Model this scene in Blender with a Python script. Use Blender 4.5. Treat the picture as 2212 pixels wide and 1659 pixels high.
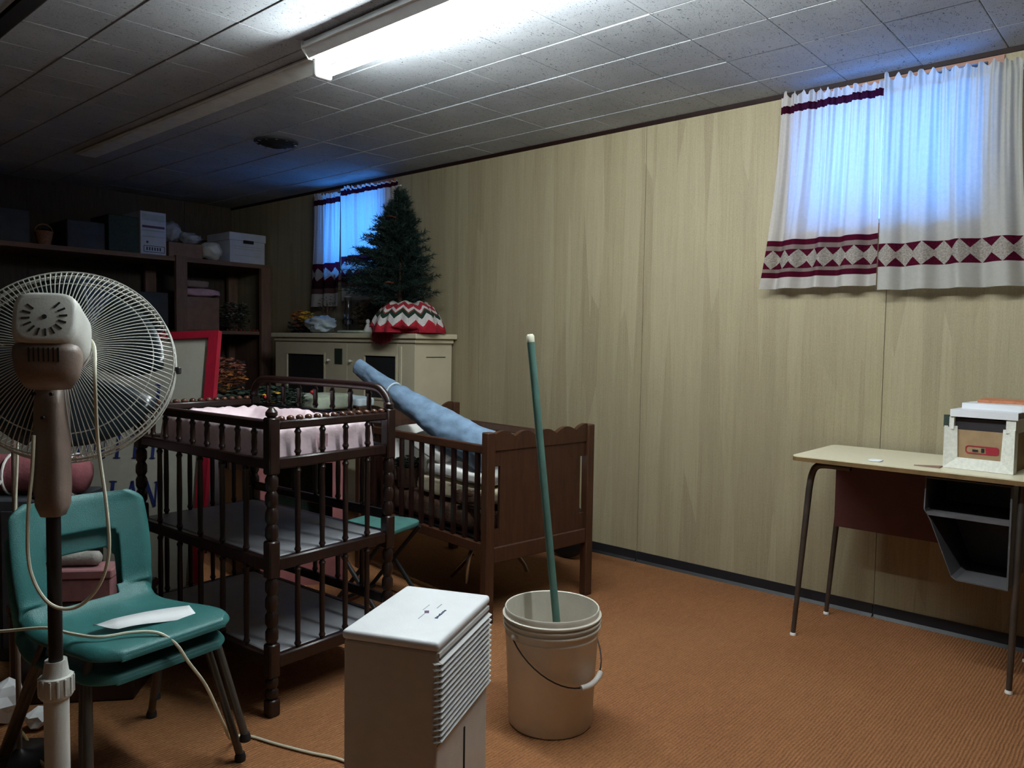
import bpy, bmesh, math, random
from mathutils import Vector, Matrix, noise as mnoise

random.seed(11)
for o in list(bpy.data.objects):
    bpy.data.objects.remove(o, do_unlink=True)
SC = bpy.context.scene
COL = SC.collection
PI = math.pi


def S(r, g, b):
    """sRGB 0-255 -> linear RGBA"""
    def f(c):
        c /= 255.0
        return c / 12.92 if c <= 0.04045 else ((c + 0.055) / 1.055) ** 2.4
    return (f(r), f(g), f(b), 1.0)


# ------------------------------------------------------------------ camera
YAW, PITCH, ROLL, FPX, CAMH = 48.387, 3.0724, 0.8709, 1663.3, 1.2
_y, _p, _r = math.radians(YAW), math.radians(PITCH), math.radians(ROLL)
F = Vector((math.sin(_y) * math.cos(_p), math.cos(_y) * math.cos(_p), -math.sin(_p)))
R0 = Vector((math.cos(_y), -math.sin(_y), 0))
U0 = R0.cross(F)
R = R0 * math.cos(_r) + U0 * math.sin(_r)
U = U0 * math.cos(_r) - R0 * math.sin(_r)
cd = bpy.data.cameras.new('camera')
cam = bpy.data.objects.new('camera', cd)
COL.objects.link(cam)
cam.matrix_world = Matrix(((R.x, U.x, -F.x, 0), (R.y, U.y, -F.y, 0), (R.z, U.z, -F.z, CAMH), (0, 0, 0, 1)))
cd.sensor_fit = 'HORIZONTAL'
cd.sensor_width = 36
cd.lens = 36 * FPX / 2212
cd.clip_start = 0.05
SC.camera = cam

# ------------------------------------------------------------------ sky, light, exposure
w = bpy.data.worlds.new('sky')
SC.world = w
w.use_nodes = True
bg = w.node_tree.nodes['Background']
bg.inputs[0].default_value = (0.055, 0.30, 1.0, 1)
bg.inputs[1].default_value = 9.5
TUBE_STRENGTH = 105.0
TUBE_COLOR = (0.92, 1.0, 1.01)
SC.view_settings.view_transform = 'Standard'
SC.view_settings.look = 'None'
SC.view_settings.exposure = 0.42
SC.view_settings.gamma = 1.0
SC.view_settings.use_curve_mapping = False

# ------------------------------------------------------------------ materials
MATS = {}


class NT:
    def __init__(s, m):
        s.t = m.node_tree
        s.n = s.t.nodes
        s.l = s.t.links

    def new(s, typ, **kw):
        n = s.n.new(typ)
        for k, v in kw.items():
            setattr(n, k, v)
        return n

    def put(s, sock, v):
        if isinstance(v, (int, float)):
            sock.default_value = v
        elif isinstance(v, (tuple, list)):
            sock.default_value = v
        else:
            s.l.new(v, sock)

    def math(s, op, a, b=0.0, c=None):
        n = s.new('ShaderNodeMath', operation=op)
        s.put(n.inputs[0], a)
        s.put(n.inputs[1], b)
        if c is not None:
            s.put(n.inputs[2], c)
        return n.outputs[0]

    def mix(s, fac, a, b, mode='MIX'):
        n = s.new('ShaderNodeMix', data_type='RGBA', blend_type=mode)
        s.put(n.inputs[0], fac)
        s.put(n.inputs[6], a)
        s.put(n.inputs[7], b)
        return n.outputs[2]

    def coord(s, kind='Object', scale=(1, 1, 1), rot=(0, 0, 0)):
        c = s.new('ShaderNodeTexCoord')
        m = s.new('ShaderNodeMapping')
        m.inputs['Scale'].default_value = scale
        m.inputs['Rotation'].default_value = rot
        s.l.new(c.outputs[kind], m.inputs[0])
        return m.outputs[0]

    def noise(s, vec, scale, detail=4, rough=0.55, dist=0.0):
        n = s.new('ShaderNodeTexNoise')
        s.put(n.inputs['Vector'], vec)
        n.inputs['Scale'].default_value = scale
        n.inputs['Detail'].default_value = detail
        n.inputs['Roughness'].default_value = rough
        n.inputs['Distortion'].default_value = dist
        return n.outputs[0]

    def ramp(s, fac, stops, interp='LINEAR'):
        n = s.new('ShaderNodeValToRGB')
        cr = n.color_ramp
        cr.interpolation = interp
        while len(cr.elements) < len(stops):
            cr.elements.new(0.5)
        for e, (p, c) in zip(cr.elements, stops):
            e.position = p
            e.color = c if len(c) == 4 else (*c, 1)
        s.put(n.inputs[0], fac)
        return n.outputs[0]

    def bump(s, h, strength=0.3, dist=0.01):
        n = s.new('ShaderNodeBump')
        n.inputs['Strength'].default_value = strength
        n.inputs['Distance'].default_value = dist
        s.put(n.inputs['Height'], h)
        return n.outputs[0]


def base(name):
    m = bpy.data.materials.new(name)
    m.use_nodes = True
    nt = NT(m)
    p = m.node_tree.nodes['Principled BSDF']
    MATS[name] = m
    return m, nt, p


def simple(name, col, rough=0.6, metal=0.0, var=0.18, vscale=14.0, bump=0.0, bscale=120.0, spec=0.5, stretch=(1, 1, 1), dark=None):
    """plain coloured material with uneven tone, wear and fine relief"""
    m, nt, p = base(name)
    v = nt.coord('Object', stretch)
    n = nt.noise(v, vscale, 5, 0.6)
    d = dark or tuple(c * (1 - var) for c in col[:3]) + (1,)
    l = tuple(min(1, c * (1 + var * 0.6)) for c in col[:3]) + (1,)
    nt.put(p.inputs['Base Color'], nt.ramp(n, [(0.3, d), (0.7, l)]))
    p.inputs['Roughness'].default_value = rough
    p.inputs['Metallic'].default_value = metal
    p.inputs['Specular IOR Level'].default_value = spec
    if bump:
        nt.put(p.inputs['Normal'], nt.bump(nt.noise(v, bscale, 4), bump, 0.004))
    return m


def wood(name, c1, c2, rough=0.5, scale=6.0, axis=2):
    m, nt, p = base(name)
    st = [9, 9, 9]
    st[axis] = 0.8
    v = nt.coord('Object', tuple(st))
    n = nt.noise(v, scale, 6, 0.62, 0.6)
    f = nt.noise(v, scale * 7, 3, 0.6)
    c = nt.ramp(n, [(0.32, c1), (0.68, c2)])
    c = nt.mix(0.35, c, nt.ramp(f, [(0.35, c1), (0.65, c2)]))
    nt.put(p.inputs['Base Color'], c)
    p.inputs['Roughness'].default_value = rough
    nt.put(p.inputs['Normal'], nt.bump(f, 0.12, 0.002))
    return m


def paneling():
    m, nt, p = base('wall_panel_grain')
    v = nt.coord('Object', (1, 1, 1))
    # broad printed staves, tone steps along y, long in z
    c = nt.new('ShaderNodeTexCoord')
    sx = nt.new('ShaderNodeSeparateXYZ')
    nt.l.new(c.outputs['Object'], sx.inputs[0])
    st = nt.new('ShaderNodeCombineXYZ')
    nt.put(st.inputs[0], nt.math('MULTIPLY', sx.outputs[0], 1.0))
    nt.put(st.inputs[1], nt.math('MULTIPLY', sx.outputs[1], 13.0))
    nt.put(st.inputs[2], nt.math('MULTIPLY', sx.outputs[2], 0.75))
    vo = nt.new('ShaderNodeTexVoronoi', feature='F1')
    nt.put(vo.inputs['Vector'], st.outputs[0])
    vo.inputs['Scale'].default_value = 1.0
    tone = nt.new('ShaderNodeSeparateColor')
    nt.l.new(vo.outputs['Color'], tone.inputs[0])
    g = nt.coord('Object', (1, 60, 1.4))
    grain = nt.noise(g, 3.0, 6, 0.65, 0.4)
    g2 = nt.coord('Object', (1, 22, 0.7))
    streak = nt.noise(g2, 2.0, 4, 0.6, 0.8)
    a = nt.ramp(streak, [(0.28, S(124, 112, 86)), (0.5, S(148, 136, 106)), (0.72, S(164, 153, 122))])
    b = nt.ramp(tone.outputs[0], [(0.0, S(119, 106, 82)), (0.55, S(149, 138, 108)), (1.0, S(169, 160, 131))])
    col = nt.mix(0.5, a, b)
    gr = nt.ramp(grain, [(0.36, S(117, 103, 78)), (0.52, S(153, 141, 112))])
    col = nt.mix(0.28, col, gr)
    fine = nt.noise(nt.coord('Object', (1, 1, 0.6)), 220, 3, 0.7)
    col = nt.mix(0.22, col, nt.ramp(fine, [(0.35, S(108, 96, 73)), (0.65, S(171, 161, 130))]))
    nt.put(p.inputs['Base Color'], col)
    p.inputs['Roughness'].default_value = 0.62
    nt.put(p.inputs['Normal'], nt.bump(grain, 0.10, 0.002))
    return m


def carpet():
    m, nt, p = base('rust_ribbed_carpet')
    v = nt.coord('Object')
    c = nt.new('ShaderNodeTexCoord')
    sx = nt.new('ShaderNodeSeparateXYZ')
    nt.l.new(c.outputs['Object'], sx.inputs[0])
    wob = nt.noise(v, 9.0, 2)
    yy = nt.math('ADD', sx.outputs[1], nt.math('MULTIPLY', wob, 0.012))
    rib = nt.math('SINE', nt.math('MULTIPLY', yy, 2 * PI / 0.0105))
    rib = nt.math('MULTIPLY_ADD', rib, 0.5, 0.5)
    tuft = nt.noise(nt.coord('Object', (0.6, 1, 1)), 170, 3, 0.7)
    big = nt.noise(v, 1.3, 4, 0.6)
    mid = nt.noise(v, 30, 4, 0.7)
    col = nt.ramp(mid, [(0.3, S(116, 74, 48)), (0.7, S(164, 110, 72))])
    col = nt.mix(0.5, col, nt.ramp(tuft, [(0.35, S(86, 57, 40)), (0.62, S(184, 128, 84))]))
    col = nt.mix(0.35, col, nt.ramp(rib, [(0.0, S(96, 64, 44)), (0.8, S(166, 112, 74))]))
    col = nt.mix(0.22, col, nt.ramp(big, [(0.35, S(118, 78, 54)), (0.65, S(160, 114, 74))]))
    nt.put(p.inputs['Base Color'], col)
    p.inputs['Roughness'].default_value = 0.95
    p.inputs['Specular IOR Level'].default_value = 0.1
    h = nt.math('ADD', nt.math('MULTIPLY', rib, 0.6), tuft)
    nt.put(p.inputs['Normal'], nt.bump(h, 0.8, 0.006))
    return m


def ceiling_tile_mat():
    m, nt, p = base('fissured_ceiling_tile')
    v = nt.coord('Object', (1, 1, 1))
    geo = nt.new('ShaderNodeNewGeometry')
    mp = nt.new('ShaderNodeMapping')
    mp.inputs['Scale'].default_value = (42, 85, 1)
    nt.l.new(geo.outputs['Position'], mp.inputs[0])
    fis = nt.noise(mp.outputs[0], 1.0, 3, 0.55, 2.4)
    fis2 = nt.noise(geo.outputs['Position'], 130, 2, 0.5, 1.5)
    big = nt.noise(geo.outputs['Position'], 2.4, 3)
    col = nt.ramp(big, [(0.3, S(158, 163, 168)), (0.7, S(180, 185, 190))])
    mark = nt.ramp(fis, [(0.345, (1, 1, 1)), (0.385, (0, 0, 0))])
    mark2 = nt.ramp(fis2, [(0.30, (0.7, 0.7, 0.7)), (0.35, (0, 0, 0))])
    col = nt.mix(mark, col, S(84, 86, 88))
    col = nt.mix(mark2, col, S(120, 120, 120))
    nt.put(p.inputs['Base Color'], col)
    p.inputs['Roughness'].default_value = 0.9
    nt.put(p.inputs['Normal'], nt.bump(fis, 0.25, 0.003))
    return m


def curtain_mat(name, zones, cloth, maroon, band=None, top=None, trans=0.55, grey=None):
    """cloth with woven bands; uv.x = metres across the cloth, uv.y = metres above the hem.
    zones: list of (v0, v1, colour); band = (v0, v1, period)"""
    m, nt, p = base(name)
    c = nt.new('ShaderNodeTexCoord')
    sx = nt.new('ShaderNodeSeparateXYZ')
    nt.l.new(c.outputs['UV'], sx.inputs[0])
    u, v = sx.outputs[0], sx.outputs[1]
    n = nt.noise(c.outputs['UV'], 60, 4, 0.6)
    weave = nt.noise(nt.coord('UV', (1, 0.35, 1)), 420, 2, 0.6)
    col = nt.ramp(n, [(0.3, tuple(x * 0.9 for x in cloth[:3]) + (1,)), (0.7, cloth)])
    col = nt.mix(0.25, col, nt.ramp(weave, [(0.35, tuple(x * 0.75 for x in cloth[:3]) + (1,)), (0.65, cloth)]))
    for v0, v1, cc in zones:
        f = nt.math('MULTIPLY', nt.math('GREATER_THAN', v, v0), nt.math('LESS_THAN', v, v1))
        col = nt.mix(f, col, cc)
    if band:
        v0, v1, per = band
        f = nt.math('MULTIPLY', nt.math('GREATER_THAN', v, v0), nt.math('LESS_THAN', v, v1))
        tri = nt.math('PINGPONG', u, per / 2)
        tri = nt.math('MULTIPLY_ADD', tri, 2 / per * 0.78, 0.24)
        dist = nt.math('ABSOLUTE', nt.math('DIVIDE', nt.math('SUBTRACT', v, (v0 + v1) / 2), (v1 - v0) / 2))
        dia = nt.math('LESS_THAN', dist, tri)
        sp = nt.noise(nt.coord('UV', (1, 1, 1)), 150, 3, 0.7)
        mar = nt.ramp(sp, [(0.35, tuple(x * 0.7 for x in maroon[:3]) + (1,)), (0.7, tuple(min(1, x * 1.5) for x in maroon[:3]) + (1,))])
        pal = nt.ramp(sp, [(0.35, S(150, 140, 130)), (0.65, S(205, 200, 194))])
        col = nt.mix(f, col, nt.mix(dia, mar, pal))
    d = nt.new('ShaderNodeBsdfDiffuse')
    t = nt.new('ShaderNodeBsdfTranslucent')
    nt.put(d.inputs[0], col)
    nt.put(t.inputs[0], col)
    mx = nt.new('ShaderNodeMixShader')
    mx.inputs[0].default_value = trans
    nt.l.new(d.outputs[0], mx.inputs[1])
    nt.l.new(t.outputs[0], mx.inputs[2])
    nt.l.new(mx.outputs[0], nt.n['Material Output'].inputs[0])
    nt.n.remove(p)
    return m


def zigzag_mat(name, nz, amp, stops):
    """crocheted zigzag rows: uv.x around 0..1, uv.y 0 hem .. 1 top"""
    m, nt, p = base(name)
    c = nt.new('ShaderNodeTexCoord')
    sx = nt.new('ShaderNodeSeparateXYZ')
    nt.l.new(c.outputs['UV'], sx.inputs[0])
    tri = nt.math('PINGPONG', sx.outputs[0], 0.5 / nz)
    vv = nt.math('ADD', sx.outputs[1], nt.math('MULTIPLY_ADD', tri, amp * 2 * nz, -amp / 2))
    col = nt.ramp(vv, stops, 'CONSTANT')
    kn = nt.noise(nt.coord('UV', (160, 60, 1)), 1.0, 3, 0.6)
    col = nt.mix(0.35, col, nt.ramp(kn, [(0.3, (0.02, 0.02, 0.02)), (0.7, (1, 1, 1))]), 'MULTIPLY')
    nt.put(p.inputs['Base Color'], col)
    p.inputs['Roughness'].default_value = 0.95
    nt.put(p.inputs['Normal'], nt.bump(kn, 0.8, 0.01))
    return m


def emit(name, col, strength):
    m, nt, p = base(name)
    nt.put(p.inputs['Base Color'], (0.9, 0.9, 0.9, 1))
    p.inputs['Emission Color'].default_value = (*col, 1)
    p.inputs['Emission Strength'].default_value = strength
    n = nt.noise(nt.coord('Object'), 5, 2)
    nt.put(p.inputs['Roughness'], nt.ramp(n, [(0, (0.3, 0.3, 0.3)), (1, (0.4, 0.4, 0.4))]))
    return m


def glassy(name, tint, gloss=0.12):
    m, nt, p = base(name)
    t = nt.new('ShaderNodeBsdfTransparent')
    t.inputs[0].default_value = tint
    g = nt.new('ShaderNodeBsdfGlossy')
    g.inputs['Roughness'].default_value = 0.08
    fr = nt.new('ShaderNodeFresnel')
    fr.inputs[0].default_value = 1.45
    n = nt.noise(nt.coord('Object'), 20, 2)
    mx = nt.new('ShaderNodeMixShader')
    nt.put(mx.inputs[0], nt.math('ADD', fr.outputs[0], nt.math('MULTIPLY', n, gloss)))
    nt.l.new(t.outputs[0], mx.inputs[1])
    nt.l.new(g.outputs[0], mx.inputs[2])
    nt.l.new(mx.outputs[0], nt.n['Material Output'].inputs[0])
    nt.n.remove(p)
    return m


M_PANEL = paneling()
M_CARPET = carpet()
M_TILE = ceiling_tile_mat()
M_DARKGAP = simple('dark_ceiling_backing', S(40, 40, 42), 0.95)
M_BASE = simple('black_vinyl_base', S(20, 22, 28), 0.5, bump=0.1)
M_TRIMWOOD = wood('reddish_trim_wood', S(120, 82, 66), S(160, 116, 96), 0.5, axis=1)
M_WHITEMETAL = simple('white_enamel_metal', S(226, 228, 224), 0.4, var=0.06)
M_TUBE = emit('lit_fluorescent_tube', TUBE_COLOR, TUBE_STRENGTH)
M_RACE = simple('dusty_white_metal', S(232, 238, 232), 0.55, var=0.12)
M_DARKMETAL = simple('dark_metal', S(36, 34, 34), 0.4, 0.6)
M_GREYTUBE = simple('grey_brown_tube_metal', S(92, 86, 80), 0.4, 0.7, var=0.25)
M_CHROME = simple('chrome', S(190, 190, 190), 0.22, 1.0, var=0.1)
M_FANPLASTIC = simple('cream_fan_plastic', S(196, 197, 190), 0.45, var=0.14, bump=0.12, bscale=260)
M_FANTAUPE = simple('taupe_fan_plastic', S(124, 108, 98), 0.5, var=0.2, bump=0.15, bscale=200)
M_WIRE = simple('white_wire', S(196, 196, 188), 0.35, var=0.1)
M_SLOT = simple('dark_slot', S(22, 20, 20), 0.8)
M_BLADE = simple('smoky_fan_blade', S(26, 40, 46), 0.25, var=0.3)
M_CORD = simple('cream_cord', S(206, 204, 182), 0.5, var=0.12)
M_CORDTAN = simple('tan_cord', S(150, 130, 84), 0.6)
M_TEAL = simple('teal_moulded_plastic', S(46, 104, 102), 0.42, var=0.12, vscale=9, bump=0.35, bscale=420)
M_PAPER = simple('white_paper', S(232, 234, 236), 0.8, var=0.04)
M_MAUVE = simple('mauve_cardboard', S(140, 96, 98), 0.75, var=0.2, vscale=30)
M_GREYCLOTH = simple('grey_cloth', S(150, 146, 140), 0.9, var=0.3, vscale=40, bump=0.4)
M_PINKROLL = simple('dusty_pink_fabric', S(134, 76, 82), 0.9, var=0.25, bump=0.5, bscale=90)
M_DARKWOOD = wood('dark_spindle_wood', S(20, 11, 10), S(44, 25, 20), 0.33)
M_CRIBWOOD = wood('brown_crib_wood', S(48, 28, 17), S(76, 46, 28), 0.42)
M_SHELFWOOD = wood('shelf_lumber', S(98, 72, 58), S(136, 104, 86), 0.7)
M_SHELFWOODX = wood('shelf_lumber_long', S(92, 66, 50), S(130, 98, 78), 0.7, axis=0)
M_GREYBOARD = simple('grey_laminate_board', S(150, 152, 156), 0.5, var=0.16, vscale=5)
M_PADPINK = simple('pink_white_quilted_vinyl', S(232, 208, 214), 0.6, var=0.12, vscale=16, bump=0.5, bscale=40)
M_BEAD = simple('glossy_bead_wood', S(84, 54, 42), 0.16, var=0.4, vscale=40)  # beads lighter and glossier than the rails
M_DEHUM = simple('white_appliance_plastic', S(222, 224, 226), 0.45, var=0.05, bump=0.12, bscale=300)
M_DEHUMBODY = simple('beige_appliance_steel', S(196, 190, 180), 0.5, var=0.08, bump=0.15, bscale=260)
M_LOUVER = simple('pale_louver_plastic', S(206, 206, 204), 0.45, var=0.08)
M_INK = simple('dark_blue_ink', S(34, 60, 84), 0.7)
M_INKPURPLE = simple('purple_ink', S(92, 70, 100), 0.7)
M_INKFAINT = simple('faint_ink', S(170, 182, 188), 0.7)
M_BUCKET = simple('cloudy_white_bucket_plastic', S(214, 208, 194), 0.45, var=0.1, vscale=8, bump=0.1)
M_GRIP = simple('white_grip', S(226, 222, 214), 0.4)
M_GREENPOLE = simple('grey_green_painted_pole', S(84, 122, 112), 0.5, var=0.25, vscale=40, stretch=(1, 1, 0.3))
M_DESKTOP = simple('cream_laminate', S(220, 212, 184), 0.4, var=0.05, vscale=60)
M_DESKEDGE = simple('brown_edge_band', S(110, 84, 48), 0.6, var=0.3)
M_MAROON = simple('maroon_metal_panel', S(86, 44, 42), 0.5, var=0.15)
M_BOOKBOX = simple('dark_grey_metal_box', S(84, 82, 84), 0.5, var=0.15)
M_BOXWHITE = simple('white_speckled_foam', S(226, 226, 216), 0.85, var=0.14, vscale=90, bump=0.4, bscale=220)
M_CARDBOARD = simple('brown_cardboard', S(150, 124, 92), 0.85, var=0.14, vscale=30)
M_CARDDARK = simple('old_brown_cardboard', S(134, 104, 88), 0.9, var=0.2, vscale=20)
M_RED = simple('red_sticker', S(150, 28, 42), 0.6, var=0.2)
M_REDFRAME = simple('red_painted_wood', S(150, 20, 44), 0.45, var=0.2, stretch=(8, 8, 1))
M_BOOKDARK = simple('dark_book_cover', S(40, 36, 40), 0.5, var=0.3)
M_BOOKBROWN = simple('brown_book_cover', S(118, 84, 58), 0.6, var=0.25)
M_BOOKWHITE = simple('white_binder', S(226, 228, 232), 0.4, var=0.05)
M_BOOKGREY = simple('grey_page_edges', S(160, 158, 156), 0.8, var=0.2, stretch=(1, 1, 40))
M_ORANGE = simple('orange_print_cover', S(190, 120, 84), 0.6, var=0.3, vscale=60)
M_CABINET = simple('cream_painted_wood', S(206, 196, 168), 0.5, var=0.07, vscale=6, bump=0.08)
M_CABTOP = simple('cream_counter', S(214, 204, 176), 0.45, var=0.05)
M_CABDARK = simple('dark_cabinet_inside', S(16, 16, 18), 0.8)
M_LATCH = simple('dark_green_latch', S(46, 56, 44), 0.4)
M_NEEDLE = simple('dark_green_needles', S(15, 42, 35), 0.6, var=0.5, vscale=30)
M_TRUNK = wood('tree_trunk', S(50, 34, 22), S(80, 56, 36), 0.8)
M_BRONZEBIT = simple('faded_bronze_bits', S(120, 62, 44), 0.6)
M_AFGHAN = zigzag_mat('zigzag_crochet', 15, 0.16, [
    (0.0, S(176, 22, 46)), (0.14, S(196, 36, 54)), (0.20, S(238, 232, 230)), (0.38, S(24, 60, 44)),
    (0.50, S(150, 70, 60)), (0.54, S(238, 232, 230)), (0.64, S(186, 40, 58)), (0.82, S(230, 228, 220)), (0.95, S(200, 205, 195))])
M_COTTON = simple('pale_batting', S(196, 212, 222), 0.95, var=0.12, bump=0.6, bscale=70)
M_GLASS = glassy('clear_glass', (0.80, 0.84, 0.86, 1), 0.25)
M_WINGLASS = glassy('window_glass', (0.92, 0.95, 0.96, 1), 0.03)
M_FLOWORANGE = simple('orange_silk_petals', S(164, 104, 48), 0.8, var=0.35, vscale=60)
M_FLOWYELLOW = simple('golden_silk_leaves', S(206, 160, 44), 0.8, var=0.3, vscale=60)
M_FLOWRUST = simple('rust_silk_leaves', S(116, 66, 48), 0.8, var=0.3, vscale=60)
M_LEAFDARK = simple('dark_silk_leaves', S(36, 54, 44), 0.7, var=0.4, vscale=60)
M_DRIED = simple('dried_brown_stems', S(110, 90, 78), 0.9, var=0.4, vscale=60)
M_REDBERRY = simple('red_berries', S(200, 40, 48), 0.5, var=0.3)
M_WHITEBIT = simple('white_ornament', S(230, 228, 224), 0.6, var=0.05)
M_TOPBOX = simple('pale_printed_carton', S(196, 200, 212), 0.8, var=0.08)
M_BAG = simple('crumpled_plastic_bag', S(176, 178, 186), 0.35, var=0.2, vscale=30, bump=0.5, bscale=40)
M_BLUETOTE = simple('blue_plastic_tote', S(40, 84, 130), 0.4, var=0.2)
M_DARKBOX = simple('dark_storage_box', S(54, 58, 64), 0.7, var=0.25)
M_WICKER = simple('wicker', S(150, 100, 66), 0.8, var=0.4, vscale=90, bump=0.6, bscale=80)
M_PINKCLOTH = simple('pink_white_folded_cloth', S(206, 168, 180), 0.9, var=0.25, vscale=25, bump=0.4)
M_TANCLOTH = simple('tan_folded_cloth', S(150, 128, 116), 0.9, var=0.25, vscale=25, bump=0.4)
M_SIGN = simple('pale_grey_sign_board', S(172, 172, 158), 0.7, var=0.06, vscale=40, bump=0.1)
M_NAVY = simple('navy_lettering', S(30, 44, 104), 0.6)
M_BLUEFAB = simple('blue_grey_fabric', S(116, 142, 168), 0.85, var=0.34, vscale=13, bump=0.35, bscale=60)
M_CREAMFAB = simple('cream_quilt', S(226, 212, 184), 0.9, var=0.1, vscale=12, bump=0.4, bscale=60)
M_WHITEFAB = simple('white_pillow_cotton', S(232, 230, 226), 0.9, var=0.06, bump=0.3, bscale=60)
M_BROWNFAB = simple('brown_fleece', S(84, 58, 42), 0.95, var=0.35, vscale=50, bump=0.7, bscale=90)
M_PINKWOOD = simple('pink_painted_wood', S(140, 84, 84), 0.7, var=0.15)
M_TEALCANVAS = simple('teal_canvas', S(62, 110, 104), 0.8, var=0.2)
M_BLACK = simple('black_vinyl', S(14, 14, 18), 0.6)
M_GREENISHCLOTH = simple('pale_green_cloth', S(170, 180, 160), 0.9, var=0.25, vscale=20, bump=0.4)
M_BAGPAPER = simple('mauve_grey_paper_bag', S(150, 140, 146), 0.85, var=0.1)
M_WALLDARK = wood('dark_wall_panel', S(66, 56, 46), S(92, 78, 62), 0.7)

# ------------------------------------------------------------------ mesh helpers


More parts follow.
